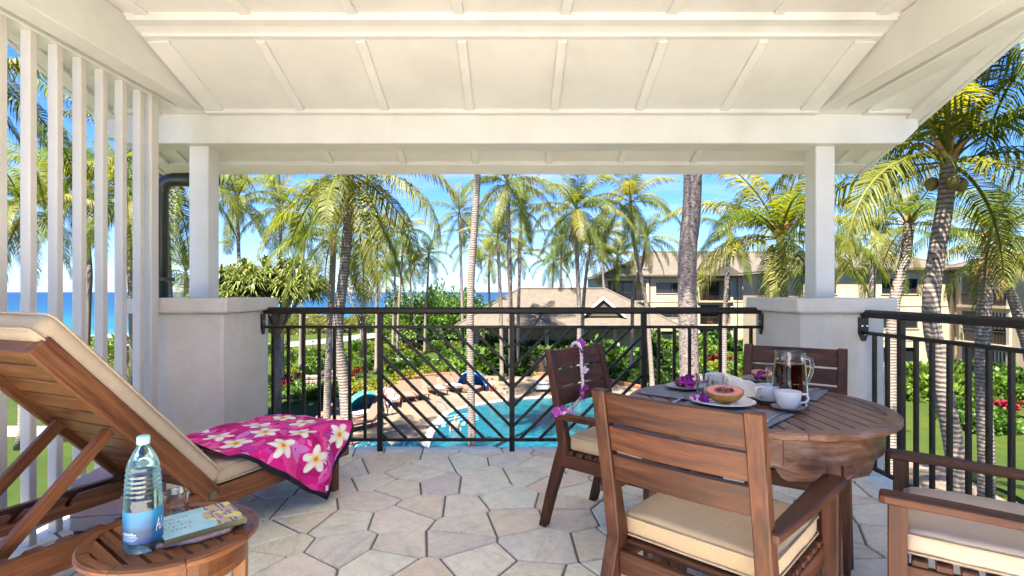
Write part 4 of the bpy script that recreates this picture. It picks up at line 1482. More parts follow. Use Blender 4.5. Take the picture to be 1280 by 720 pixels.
c = t.mix(t.ramp(vd, [(0.0, (1,)), (0.035, (0,))]), c, (0.12, 0.085, 0.055))
c = t.mix(.4, c, t.ramp(t.noise(v, .6, 6), [(0.3, (.6, .58, .55)), (0.6, (1, 1, 1))]), 'MULTIPLY')
t.color(c).rough(0.8).bump(vd, .3, .02)
PATIO = t.m
gside = [(13.2, 27.5), (15.5, 26.2), (17.2, 23.6), (17.0, 20.0), (15.6, 15.5), (13.2, 15.5), (14.4, 20), (14.6, 23), (13.4, 25)]
flat('garden_path', smooth_pts(gside, 4), GZ + .014, PATIO)
flat('garden_path', smooth_pts([(-19, 26.5), (-27, 26.0), (-40, 28), (-40, 30.2), (-27, 28), (-19, 28.4)], 4), GZ + .014, SAND)
# pool patio
pd = [(372, 560), (405, 520), (432, 499), (462, 487), (500, 477), (545, 471), (600, 468.5), (660, 469), (720, 472), (770, 480), (815, 492), (850, 520), (870, 575)]
pdw = [(gp(*p).x, gp(*p).y) for p in pd]
patio = flat('pool_patio', smooth_pts(pdw, 6, False) + [(9, 9), (-9, 9)], GZ + .016, PATIO)
# low brick edging along the patio
t = NT('brick_edging')
v = t.world()
t.color(t.ramp(t.noise(v, 3, 5), [(0.3, (0.136, 0.050, 0.022)), (0.7, (0.240, 0.100, 0.044))])).rough(0.85)
BRICK = t.m
edge = smooth_pts(pdw, 5, False)
eg = thing('garden_edging', 'low reddish brick edging curving between the pool patio and the shrubs', 'edging', (edge[0][0], edge[0][1], GZ))
for i in range(0, len(edge) - 1):
    a, b = edge[i], edge[i + 1]
    L = math.hypot(b[0] - a[0], b[1] - a[1]); k = max(1, int(L / .8))
    for j in range(k):
        u0, u1 = j / k + .01, (j + 1) / k - .01
        p0 = (a[0] + (b[0] - a[0]) * u0 - edge[0][0], a[1] + (b[1] - a[1]) * u0 - edge[0][1], .14)
        p1 = (a[0] + (b[0] - a[0]) * u1 - edge[0][0], a[1] + (b[1] - a[1]) * u1 - edge[0][1], .14)
        bar('edging_block', eg, p0, p1, .30, .30, BRICK, b=.02)
# pool
t = NT('pool_water')
v = t.world()
n1 = t.noise(v, .7, 3)
vo = t.voro(t.world(), 2.6, 'SMOOTH_F1')
wv = t.noise(t.world((1, 1.6, 1)), 3.2, 4, .65, 1.2)
c = t.ramp(wv, [(0.30, (0.0004, 0.026, 0.040)), (0.48, (0.0008, 0.044, 0.062)), (0.62, (0.004, 0.072, 0.090)), (0.80, (0.05, 0.14, 0.155))])
t.color(c).rough(0.15).bump(wv, .35, .05)
t.set(**{'Specular_IOR_Level': .10})
POOL = t.m
pl = [(536, 546), (541, 537), (549, 528), (556, 519), (571, 512), (597, 506.5), (638, 500.5), (690, 497), (740, 495.5), (790, 499), (818, 513), (820, 540)]
plw = smooth_pts([(gp(*p).x, gp(*p).y) for p in pl], 5, False) + [(7.5, 15.5), (4, 12.5), (-1.5, 14), (-3.6, 19)]
water = flat('pool_water', plw, GZ + .035, POOL)
COPE = m_paint('coping', (0.36, 0.32, 0.26), .1)
cp = thing('pool_coping', 'pale stone coping around the turquoise pool', 'coping', (0, 20, GZ))
N = len(plw)
for i in range(N):
    a, b = plw[i], plw[(i + 1) % N]
    if math.hypot(b[0] - a[0], b[1] - a[1]) < .05: continue
    bar('coping_stone', cp, (a[0], a[1] - 20, .04), (b[0], b[1] - 20, .04), .42, .09, COPE, b=.015)
# shallow entry steps seen through the water at the left end
STEPM = m_paint('pool_step', (0.10, 0.19, 0.215), .08, .2)
sw = thing('pool_steps', 'curved pale steps leading into the turquoise pool', 'steps', (*gp(566, 524)[:2], GZ))
o_ = gp(566, 524)
for k in range(4):
    q = []
    for j in range(9):
        a = R(95 + 105 * j / 8)
        q.append((1.5 + (2.5 - .52 * k) * math.cos(a), -1.2 + (2.6 - .5 * k) * math.sin(a)))
    q2 = [(1.5 + (2.28 - .52 * k) * math.cos(R(95 + 105 * j / 8)), -1.2 + (2.38 - .5 * k) * math.sin(R(95 + 105 * j / 8))) for j in range(9)][::-1]
    m_ = MB()
    V = [(x, y, .052 - .003 * k) for x, y in q + q2] + [(x, y, .0) for x, y in q + q2]
    F = []
    n = 18
    for j in range(8):
        F += [(j, j + 1, n - 2 - j, n - 1 - j)]
    for j in range(n):
        F.append((j, (j + 1) % n, n + (j + 1) % n, n + j))
    m_.put(V, F)
    m_.build('step', STEPM, sw)

# ------------------------------------------------------------------ vegetation
def m_leaf(name, stops, trans=0.3, rough=0.42, var=(0.6, 1.25), tr=(1.25, 1.15, .45)):
    t = NT(name)
    r = t.rand()
    c = t.ramp(r, stops)
    at = t.n.new('ShaderNodeAttribute'); at.attribute_name = 'leafv'
    c = t.mix(1.0, c, t.ramp(at.outputs['Fac'], [(0, (var[0],) * 3), (.5, (1, 1, 1)), (1, (var[1], var[1] * .97, var[1] * .8))]), 'MULTIPLY')
    t.color(c).rough(rough).set(**{'Specular_IOR_Level': .25})
    tb = t.n.new('ShaderNodeBsdfTranslucent')
    t.link(t.mix(1.0, c, tr, 'MULTIPLY'), tb.inputs['Color'])
    ms = t.n.new('ShaderNodeMixShader'); ms.inputs[0].default_value = trans
    t.link(t.b.outputs[0], ms.inputs[1]); t.link(tb.outputs[0], ms.inputs[2])
    t.link(ms.outputs[0], t.out.inputs['Surface'])
    return t.m
PALMLEAF = m_leaf('palm_leaf', [(0, (0.058, 0.092, 0.014)), (.35, (0.095, 0.125, 0.018)), (.7, (0.135, 0.148, 0.024)), (1, (0.19, 0.17, 0.036))], .5, .5, tr=(1.6, 1.55, .5))
PALMGOLD = m_leaf('palm_leaf_gold', [(0, (0.072, 0.110, 0.015)), (.5, (0.115, 0.140, 0.020)), (1, (0.185, 0.175, 0.032))], .55, .5, tr=(1.7, 1.55, .5))
PALMOLD = m_leaf('palm_leaf_old', [(0, (0.164, 0.123, 0.033)), (1, (0.221, 0.156, 0.049))], .3)
LEAF_G = m_leaf('shrub_leaf', [(0, (0.0388, 0.0915, 0.0155)), (.5, (0.0697, 0.1333, 0.0202)), (1, (0.1209, 0.1783, 0.0279))])
LEAF_Y = m_leaf('yellow_leaf', [(0, (0.115, 0.135, 0.013)), (1, (0.172, 0.168, 0.021))])
LEAF_O = m_leaf('sea_shrub_leaf', [(0, (0.0984, 0.1128, 0.0252)), (1, (0.1572, 0.1476, 0.0396))])
LEAF_D = m_leaf('dark_leaf', [(0, (0.0252, 0.0574, 0.0112)), (1, (0.0518, 0.0980, 0.0154))])
LEAF_R = m_leaf('red_leaf', [(0, (0.1440, 0.0080, 0.0144)), (1, (0.2096, 0.0128, 0.0296))], .25, tr=(1.2, .6, .6))
LEAF_P = m_leaf('pandanus_leaf', [(0, (0.0741, 0.1118, 0.0234)), (1, (0.1274, 0.1443, 0.0325))], .25)
t = NT('palm_trunk')
v = t.coord('Object', (1, 1, 1), 30)
rings = t.n.new('ShaderNodeTexWave')
rings.wave_type = 'BANDS'; rings.bands_direction = 'Z'
rings.inputs['Scale'].default_value = 3.4; rings.inputs['Distortion'].default_value = 3.2; rings.inputs['Detail'].default_value = 4; rings.inputs['Detail Scale'].default_value = 1.6
t.link(v, rings.inputs['Vector'])
n1 = t.noise(t.coord('Object', (5, 5, 14), 30), 1.6, 5, .7)
c = t.ramp(rings.outputs['Fac'], [(0.1, (0.115, 0.085, 0.067)), (0.4, (0.20, 0.158, 0.130)), (0.9, (0.26, 0.215, 0.182))])
c = t.mix(.75, c, t.ramp(n1, [(0.34, (.42, .36, .32)), (0.5, (.95, .93, .9)), (.7, (1.15, 1.12, 1.1))]), 'MULTIPLY')
t.color(c).rough(.9).bump(t.mix(.5, rings.outputs['Color'], n1), .45, .03)
TRUNK = t.m
t = NT('mottled_trunk')
n1 = t.noise(t.coord('Object', (9, 9, 20), 30), 2.0, 4, .6, .8)
c = t.ramp(n1, [(0.36, (0.030, 0.017, 0.013)), (0.45, (0.13, 0.090, 0.074)), (0.54, (0.20, 0.155, 0.135)), (.75, (.27, .225, .20))])
t.color(c).rough(.9).bump(n1, .6, .03)
TRUNKM = t.m
BARK = m_paint('grey_bark', (0.20, 0.165, 0.13), .25, .9, 6, .4)
SHEATH = m_paint('leaf_sheath', (0.36, 0.17, 0.055), .2, .7)
NUT = m_paint('coconut', (0.22, 0.17, 0.045), .2, .5)

def leaf_attr(me, vals):
    a = me.attributes.new('leafv', 'FLOAT', 'POINT')
    a.data.foreach_set('value', np.asarray(vals, dtype=np.float32))

def frond_mesh(seed, elev, droop, L=4.2, n=78, ll=1.04, wid=.046, sag=1.0):
    r = random.Random(seed)
    V, F, A = [], [], []
    N = 20
    P, T = [], []
    p = Vector((0, 0, 0))
    side = r.uniform(-.22, .22)
    for i in range(N + 1):
        s = i / N
        a = elev - droop * s ** 1.25
        tdir = Vector((math.cos(a), side * s * .6, math.sin(a))).normalized()
        P.append(p.copy()); T.append(tdir)
        p = p + tdir * (L / N)
    # midrib
    for i in range(N + 1):
        w = .050 * (1 - i / N) ** .8 + .006
        u = Vector((0, 1, 0)); k = T[i].cross(u).normalized() * -1
        b = len(V)
        V += [P[i] + u * w, P[i] + k * -w * .5, P[i] - u * w, P[i] + k * w * .5]
        A += [.95] * 4
        if i:
            for q in range(4):
                F.append((b - 4 + q, b - 4 + (q + 1) % 4, b + (q + 1) % 4, b + q))
    for j in range(n):
        s = .13 + .87 * (j + r.random() * .6) / n
        f = s * N; i = min(int(f), N - 1); u = f - i
        base = P[i].lerp(P[i + 1], u); tg = T[i].lerp(T[i + 1], u).normalized()
        lat = Vector((-tg.y, tg.x, 0))
        lat = lat.normalized() if lat.length > .05 else Vector((0, 1, 0))
        upv = tg.cross(lat).normalized()
        if upv.z < 0: upv = -upv
        Ls = ll * (math.sin(PI * min(1, .16 + .80 * s)) ** .6) * r.uniform(.85, 1.1)
        fwd = .35 + .75 * s
        for sg in (-1, 1):
            if r.random() < .04: continue
            d = (lat * sg * 1.0 + tg * fwd + upv * (.40 - .3 * s) + Vector((r.gauss(0, .08), r.gauss(0, .08), r.gauss(0, .08)))).normalized()
            g = sag * r.uniform(.45, .95)
            w0 = wid * (.75 + .5 * r.random())
            wd = tg.cross(d).cross(d).normalized() if r.random() < .5 else tg
            val = r.random()
            q, dirn = base.copy(), d.copy()
            pts = [q.copy()]
            for k in range(3):
                q = q + dirn * (Ls / 3)
                pts.append(q.copy())
                dirn = (dirn + Vector((0, 0, -1)) * g).normalized()
            b = len(V)
            for k, (pp, ww) in enumerate(zip(pts, (.45, 1.0, .75))):
                V += [pp + tg * w0 * ww * .5, pp - tg * w0 * ww * .5]
                A += [val, val]
            V.append(pts[3]); A.append(val)
            F += [(b, b + 1, b + 3, b + 2), (b + 2, b + 3, b + 5, b + 4), (b + 4, b + 5, b + 6)]
    me = mesh_of('frond', V, F)
    leaf_attr(me, A)
    return me
ELEVS = [(78, 40), (62, 62), (46, 84), (30, 92), (12, 88), (-8, 74), (-30, 52), (-52, 30)]
FRONDS = []
for k, (e, d) in enumerate(ELEVS):
    row = []
    for q in range(3):
        me = frond_mesh(100 + 10 * k + q, R(e), R(d), sag=.60 + .24 * min(k, 4))
        me.materials.append(PALMLEAF)
        row.append(me)
    FRONDS.append(row)
FRONDG = []
for row in FRONDS:
    r2 = []
    for me in row:
        m2 = me.copy(); m2.materials.clear(); m2.materials.append(PALMGOLD); r2.append(m2)
    FRONDG.append(r2)
OLDF = frond_mesh(777, R(-60), R(26), L=3.4, n=40, ll=.6, sag=.8); OLDF.materials.append(PALMOLD)
nm = MB().lathe([(0, -.14), (.08, -.11), (.115, 0), (.085, .10), (0, .14)], 8)
NUTM = mesh_of('coconut', nm.v, nm.f, True); NUTM.materials.append(NUT)
sm = MB().tube([(0, 0, 0), (.10, 0, .25), (.28, 0, .52), (.52, 0, .72)], [.075, .085, .06, .01], 6)
SHEATHM = mesh_of('leaf_sheath', sm.v, sm.f, True); SHEATHM.materials.append(SHEATH)

def palm(pts, d, r0, label, group=None, fl=1.0, nf=18, seed=0, mat=None, nuts=0, wind=0.0, near=False, topz=None, dead=None, emax=1.0, gold=False):
    """pts: the stem in the photograph from the crown downwards, standing d metres away"""
    r = random.Random(seed * 31 + 5)
    W_ = [wp(x, y, d) for x, y in pts]
    if topz is not None:
        W_[0].z = topz
    dead = r.choice((0, 1, 1, 2, 3)) if dead is None else dead
    wind = wind or r.uniform(-.14, .14)
    low = W_[-1]
    prev = W_[-2]
    sl = (low - prev); k = (low.z - GZ) / max(.1, -sl.z)
    if low.z > GZ + .3:
        W_.append(Vector((low.x + sl.x * min(k, 1.2) * .6, low.y + r.uniform(-.3, .3), GZ - .05)))
    else:
        W_[-1].z = GZ - .05
    path = catmull(W_[::-1], 10 if near else 5)
    base = path[0]
    o = thing('palm_tree', label, 'palm tree', (base.x, base.y, GZ), 0, group)
    rel = [p - Vector((base.x, base.y, GZ)) for p in path]
    if near:                                 # subdivide and give the stem its leaf scars as real rings
        fine = []
        for a, b in zip(rel[:-1], rel[1:]):
            k = max(1, int((b - a).length / .07))
            for j in range(k): fine.append(a.lerp(b, j / k))
        fine.append(rel[-1]); rel2 = fine
    else:
        rel2 = rel
    n = len(rel2)
    rad = []
    for i in range(n):
        u = i / (n - 1)
        rr = r0 * (1.0 - .28 * u) + r0 * .9 * max(0, 1 - u * 12) ** 2
        if near: rr *= (1.0 + (.022 if i % 2 else -.012) + r.uniform(-.02, .02))
        rad.append(rr)
    MB().tube(rel2, rad, 14 if near else 8).build('trunk', mat or TRUNK, o, smooth=True, fix=False)
    top = rel[-1]
    for i in range(nf):
        u = (i + .5) / nf
        kf = u * emax * (len(ELEVS) - 1e-3)
        k = int(kf)
        me = (FRONDG if gold else FRONDS)[k][r.randrange(3)]
        az = i * 2.39996 + r.uniform(-.25, .25)
        s = fl * r.uniform(.86, 1.08) * (.80 if k == 0 else 1)
        M = Matrix.Translation(top + Vector((0, 0, .05 - .12 * u))) @ Matrix.Rotation(az, 4, 'Z') @ Matrix.Rotation(r.uniform(-.10, .10) - wind * math.cos(az), 4, 'Y') @ Matrix.Scale(s, 4)
        add('frond', me, None, o, M)
    for i in range(dead):
        M = Matrix.Translation(top + Vector((0, 0, -.15))) @ Matrix.Rotation(r.uniform(0, 6.28), 4, 'Z') @ Matrix.Scale(fl * .75, 4)
        add('dry_frond', OLDF, None, o, M)
    if near or nuts:
        for i in range(9 if near else 4):
            M = Matrix.Translation(top + Vector((0, 0, -.22 + .02 * i))) @ Matrix.Rotation(i * 2.4, 4, 'Z') @ Matrix.Scale(fl * r.uniform(.7, 1.15), 4)
            add('leaf_sheath', SHEATHM, None, o, M)
    for i in range(nuts):
        a = i * 2.1 + r.random()
        M = Matrix.Translation(top + Vector((.26 * math.cos(a), .26 * math.sin(a), -.38 - .1 * r.random())))
        add('coconut', NUTM, None, o, M)
    return o

G_R, G_F, G_L = 'coconut palms before the tan apartment wing', 'far coconut palms towards the sea', 'coconut palms behind the slatted screen'
L_R = 'coconut palm standing in the garden before the tan apartment buildings'
L_F = 'slender coconut palm standing far off between the pool and the sea'
L_L = 'coconut palm on the seaside lawn behind the white slatted screen'
palm([(436, 216), (437, 250), (431, 330), (422, 420), (432, 500)], 17, .20, 'coconut palm with drooping fronds and a ringed curving trunk, standing before the blue sea gap', fl=1.08, nf=22, seed=1, near=True, nuts=4, gold=True)
palm([(417, 292), (416, 330), (413, 400), (410, 470)], 23, .17, 'slimmer coconut palm whose trunk stands right beside the ringed curving trunk', fl=.85, seed=2)
palm([(862, 60), (866, 210), (859, 330), (862, 480)], 10.5, .205, 'thick mottled palm trunk rising close behind the railing before the tan building', fl=1.0, nf=18, seed=3, near=True, mat=TRUNKM, topz=9.6, nuts=3)
palm([(602, 120), (597, 212), (588, 380), (590, 555)], 22, .165, 'tall bare palm trunk standing alone at the edge of the pool', fl=.95, seed=4, near=True, topz=13.0)
palm([(634, 228), (636, 300), (638, 385), (639, 440)], 34, .17, 'coconut palm with a full crown and upright trunk behind the low pavilion roof', fl=1.0, seed=5, nf=20)
palm([(622, 300), (624, 340), (626, 390)], 42, .16, 'mid sized palm over the sloping hip end of the pavilion roof', G_F, .85, 14, 6)
palm([(612, 322), (611, 350), (612, 390)], 55, .14, 'smallest palm over the sloping hip end of the pavilion roof', G_F, .8, 13, 7)
palm([(720, 262), (721, 320), (724, 385), (724, 430)], 36, .17, 'coconut palm with a wide pale crown before the white gable of the pavilion', fl=1.05, seed=8, nf=22)
palm([(737, 308), (733, 340), (729, 385), (728, 430)], 40, .15, 'smaller coconut palm leaning against its neighbour before the pavilion gable', fl=.85, seed=9, nf=15)
palm([(788, 252), (792, 300), (806, 370), (812, 430)], 37, .17, 'coconut palm with a curving trunk crossing another before the balconies', fl=1.0, seed=10, nf=20)
palm([(808, 300), (803, 330), (792, 360), (790, 420)], 41, .15, 'coconut palm with a twisted crossing trunk before the left end of the apartments', fl=.8, seed=11, nf=14)
palm([(975, 296), (978, 330), (980, 380), (984, 460)], 17, .17, 'coconut palm with golden leaf bases and arching fronds beside the white column', fl=.92, seed=12, nf=22, near=True, nuts=3, emax=.86, gold=True)
palm([(912, 288), (910, 330), (906, 400), (905, 470)], 27, .15, 'palm with a straight thin trunk right beside the thick mottled trunk', G_R, .78, 11, 13)
palm([(1186, 200), (1182, 250), (1164, 380), (1178, 480), (1198, 600)], 10, .178, 'large coconut palm with orange leaf bases rising right beside the barred railing', fl=.84, nf=18, seed=15, near=True, nuts=5, mat=TRUNK, emax=.74, gold=True)
palm([(1136, 280), (1132, 320), (1118, 380), (1113, 480)], 17, .20, 'leaning coconut palm behind the white cap of the pier', fl=.70, nf=13, seed=16, near=True, emax=.78)
palm([(1092, 300), (1092, 330), (1090, 375), (1092, 420)], 24, .16, 'slender palm just past the white column before the wide dark window', G_R, .70, 12, 17)
palm([(1236, 296), (1234, 340), (1228, 440), (1233, 600)], 13, .185, 'straight coconut palm standing among the bars of the railing on the bright lawn', fl=.58, seed=18, near=True, nf=12, emax=.8)
palm([(1248, 318), (1258, 350), (1274, 400), (1290, 470)], 17, .18, 'leaning coconut palm with a short crown before the corner balcony', fl=.62, seed=19, near=True, nf=11, emax=.8)
palm([(1325, 40), (1330, 160), (1340, 400)], 8.5, .2, 'close coconut palm whose long fronds hang past the corner of the roof', fl=.85, seed=20, near=True, nf=16, emax=.8, gold=True)
palm([(106, 236), (108, 290), (112, 340), (110, 385)], 30, .17, 'palm with a thin dark trunk seen between the screen slats over the sea', G_L, 1.05, 20, 23)
palm([(30, 262), (32, 330), (30, 400)], 24, .17, 'palm with the lowest hanging crown of those seen through the slats', G_L, .95, 18, 24)
palm([(72, 224), (75, 300), (72, 400)], 33, .18, 'palm with the highest crown of those seen through the slats', G_L, 1.05, 20, 25)
palm([(160, 250), (162, 320), (165, 400)], 27, .17, 'palm seen through the slats right beside the stucco pier', G_L, 1.0, 20, 26)
palm([(206, 205), (206, 270), (210, 370), (212, 450)], 20, .19, 'ringed coconut palm trunk beside the dark downspout pipe', fl=.95, nf=20, seed=27, near=True)
palm([(-40, 90), (-50, 220), (-40, 400)], 15, .18, 'coconut palm reaching its fronds past the top of the slatted screen', fl=1.05, nf=18, seed=28)
palm([(232, 340), (234, 370), (236, 420)], 33, .15, 'small palm between the dark downspout and the white column', G_L, .8, 14, 29)
FARL = ['slender palm rising just past the sagging fronds of the big ringed palm', 'thin far palm standing before the shore trees beside the open sea',
        'short far palm half hidden in the round shore trees', 'far palm leaning over the round shore trees with a small crown', 'far palm at the edge of the open sky gap over the shore trees',
        'palm with a broad crown touching the tall bare trunk by the pool', 'far palm directly behind the tall bare trunk by the pool', 'palm with a dense crown close behind the pavilion ridge', 'low far palm peeping over the pavilion roof',
        'far palm standing between the pavilion roof and the white gable', 'far palm before the open sky beside the apartment roof end', 'far palm whose crown touches the eave of the apartment wing',
        'thin far palm rising over the pavilion hip', 'small far palm over the olive hedge', 'smallest far palm over the olive hedge beside the sea', 'far palm behind the pandanus crown', 'tall palm standing over the pandanus tree', 'palm right beside the white column over the pandanus']
assert len(FARL) >= 18
for k, (x, y, d, xb) in enumerate([(471, 300, 46, 471), (494, 322, 62, 492), (512, 332, 70, 518), (505, 290, 58, 498), (536, 318, 60, 532),
                                   (574, 268, 50, 578), (590, 300, 60, 592), (652, 262, 45, 648), (692, 326, 66, 688),
                                   (702, 300, 54, 700), (752, 292, 62, 756), (772, 320, 66, 770), (648, 318, 70, 650), (455, 330, 75, 452), (483, 345, 85, 480), (380, 300, 48, 376), (350, 262, 40, 352), (296, 250, 36, 300)]):
    palm([(x, y), (x * .6 + xb * .4, y + 40), (xb, 395)], d, .15, FARL[k], G_F, rnd.uniform(.85, 1.15), rnd.choice((14, 15, 17)), 40 + k)

# ---- shrubs
def blob_mesh(name, seed, n, leaf, mat, shape=(1, 1, 1), lump=.35, spiky=False, fill_=.35):
    r = np.random.default_rng(seed)
    rp = random.Random(seed)
    V, F, A = [], [], []
    off = rp.uniform(0, 90)
    for i in range(n):
        z = r.uniform(-.15, 1)
        a = r.uniform(0, 2 * PI)
        s = math.sqrt(max(0, 1 - z * z))
        dvec = Vector((s * math.cos(a), s * math.sin(a), z))
        lm = 1 + lump * mnoise.noise(dvec * 2.3 + Vector((off, 0, 0))) * 1.6 + lump * .5 * mnoise.noise(dvec * 5 + Vector((0, off, 0)))
        rad = lm * (1 - fill_ * r.random() ** 2)
        p = Vector((dvec.x * shape[0] * rad, dvec.y * shape[1] * rad, max(0.0, (dvec.z * .85 + .15) * shape[2] * rad)))
        out = (dvec + Vector((r.normal(0, .55), r.normal(0, .55), r.normal(.1, .55)))).normalized()
        t1 = out.cross(Vector((r.normal(), r.normal(), r.normal()))).normalized()
        L = leaf * r.uniform(.7, 1.4); w = L * (.16 if spiky else .34)
        b = len(V)
        mid = p + out * L * .5
        V += [p, mid + t1 * w, p + out * L + Vector((0, 0, -L * (.25 if spiky else .1))), mid - t1 * w]
        val = float(np.clip(.5 + .5 * (mnoise.noise(p * 3.1 / max(shape)) + r.normal(0, .35)), 0, 1))
        A += [val] * 4
        F.append((b, b + 1, b + 2, b + 3))
    me = mesh_of(name, V, F)
    leaf_attr(me, A)
    me.materials.append(mat)
    return me
def rosette_mesh(name, seed, n, mat, L=.55, w=.055, heads=5, spread=.35, stalk=.5):
    r = random.Random(seed)
    V, F, A = [], [], []
    for h in range(heads):
        c = Vector((r.gauss(0, spread), r.gauss(0, spread), stalk * r.uniform(.4, 1.2)))
        for i in range(n):
            a = i * 2.4 + r.random()
            e = R(r.uniform(5, 85))
            d = Vector((math.cos(a) * math.cos(e), math.sin(a) * math.cos(e), math.sin(e)))
            sd_ = Vector((-math.sin(a), math.cos(a), 0))
            l = L * r.uniform(.7, 1.2)
            p1 = c + d * l * .55
            p2 = c + d * l + Vector((0, 0, -l * .3))
            b = len(V)
            V += [c + sd_ * w * .3, c - sd_ * w * .3, p1 - sd_ * w, p1 + sd_ * w, p2]
            A += [r.random()] * 5
            F += [(b, b + 1, b + 2, b + 3), (b + 3, b + 2, b + 4)]
    me = mesh_of(name, V, F)
    leaf_attr(me, A)
    me.materials.append(mat)
    return me
FINE = [blob_mesh('crown', 500 + k, 6500, .075, (LEAF_G, LEAF_D)[k % 2], (1, 1, 1), .5) for k in range(3)]
BL_G = [blob_mesh('shrub', 300 + k, 1300, .24, LEAF_G, (1, 1, .9)) for k in range(4)]
BL_Y = [blob_mesh('shrub', 320 + k, 900, .22, LEAF_Y, (1, .8, .55)) for k in range(3)]
BL_D = [blob_mesh('shrub', 340 + k, 1300, .26, LEAF_D, (1, 1, .95)) for k in range(3)]
BL_O = [blob_mesh('shrub', 360 + k, 4200, .085, LEAF_O, (1, 1, .75), .45) for k in range(4)]
SP_G = [rosette_mesh('leafy_plant', 380 + k, 22, LEAF_G, .75, .06, 7, .40, .25) for k in range(3)]
SP_Y = [rosette_mesh('leafy_plant', 390 + k, 22, LEAF_Y, .65, .05, 6, .35, .2) for k in range(2)]
SP_R = [rosette_mesh('red_plant', 400 + k, 20, LEAF_R, .45, .07, 8, .34, .55) for k in range(3)]
def put(name, meshes, p, s, label, cat, group, sz=1.0):
    o = add(name, meshes[rnd.randrange(len(meshes))], None, None, Matrix.Translation((p[0], p[1], GZ - .03)) @ Matrix.Rotation(rnd.uniform(0, 6.28), 4, 'Z') @ Matrix.Diagonal((s * rnd.uniform(.85, 1.15), s * rnd.uniform(.85, 1.15), s * sz * rnd.uniform(.85, 1.2), 1)))
    return tag(o, label, cat, group)
KINDS = {
 'g': ('green_shrub', BL_G, 'rounded mid green shrub', 'shrub', 1.0),
 'y': ('yellow_shrub', BL_Y, 'low yellow green clipped shrub', 'shrub', 1.0),
 'd': ('dark_shrub', BL_D, 'dense dark green shrub', 'shrub', 1.0),
 's': ('spiky_plant', SP_G, 'spiky green leafed plant', 'plant', 1.0),
 'l': ('lime_plant', SP_Y, 'spiky lime green plant', 'plant', 1.0),
 'r': ('red_ti_plant', SP_R, 'bright red leafed ti plant', 'plant', 1.0),
}
def bed(n, region, kinds, size, where, seed):
    r = random.Random(seed)
    x0, x1, y0, y1 = region
    for i in range(n):
        k = r.choice(kinds)
        nm_, ms, lab, cat, sz = KINDS[k]
        p = gp(r.uniform(x0, x1), r.uniform(y0, y1))
        put(nm_, ms, p, r.uniform(*size), lab + ' ' + where, cat, lab + 's ' + where, sz)
W1 = 'in the garden bed left of the pool patio'
W1 = 'in the bed between the sandy path and the patio'
bed(26, (338, 436, 443, 462), 'gdsssl', (.8, 1.35), W1, 1)
bed(26, (338, 430, 466, 500), 'gyglsy', (.65, 1.1), W1, 2)
for (x, y, s) in ((350, 484, 1.0), (356, 488, .9), (376, 478, .9), (440, 474, .9), (447, 472, .8), (408, 478, .75), (519, 438, 1.1), (541, 440, .9), (361, 480, .8)):
    put('red_ti_plant', SP_R, gp(x, y), s, KINDS['r'][2] + ' ' + W1, 'plant', 'bright red leafed ti plants ' + W1)
W2 = 'in the long hedge behind the pool loungers'
bed(34, (436, 640, 456, 466), 'gydslg', (.7, 1.05), W2, 3)
for x in range(446, 640, 8):
    y = np.interp(x, [440, 470, 500, 545, 600, 645], [494, 483, 474, 468, 465.5, 465.5])
    put('yellow_shrub', BL_Y, gp(x + rnd.uniform(-3, 3), y + rnd.uniform(-1, 1.5)), rnd.uniform(.65, .9), KINDS['y'][2] + ' along the brick edging of the patio', 'shrub', 'yellow shrubs along the patio edging')
bed(34, (440, 600, 431, 447), 'gyglsl', (.7, 1.15), 'on the rise between the two pale paths', 4)
W3 = 'before the low tan pavilion'
bed(32, (600, 760, 430, 464), 'yggglr', (.7, 1.1), W3, 5)
bed(16, (588, 765, 456, 467), 'ggd', (1.7, 2.4), W3, 25)
W4 = 'before the ground floor of the tan apartment wing'
bed(40, (740, 950, 444, 486), 'gydglg', (.75, 1.35), W4, 6)
bed(16, (745, 950, 434, 446), 'gdds', (1.2, 2.2), W4, 7)
for (x, y) in ((768, 454), (776, 456), (788, 458), (782, 452), (892, 456)):
    put('red_ti_plant', SP_R, gp(x, y), 1.2, KINDS['r'][2] + ' ' + W4, 'plant', 'bright red leafed ti plants ' + W4)
W5 = 'at the edge of the sunny side lawn'
bed(26, (1112, 1290, 478, 505), 'gdgsl', (.9, 1.5), W5, 8)
bed(8, (1195, 1290, 508, 540), 'gsg', (.7, 1.0), W5, 9)
for (x, y) in ((1252, 520), (1260, 517), (1266, 522), (1185, 498)):
    put('red_ti_plant', SP_R, gp(x, y), 1.0, KINDS['r'][2] + ' ' + W5, 'plant', 'bright red leafed ti plants ' + W5)
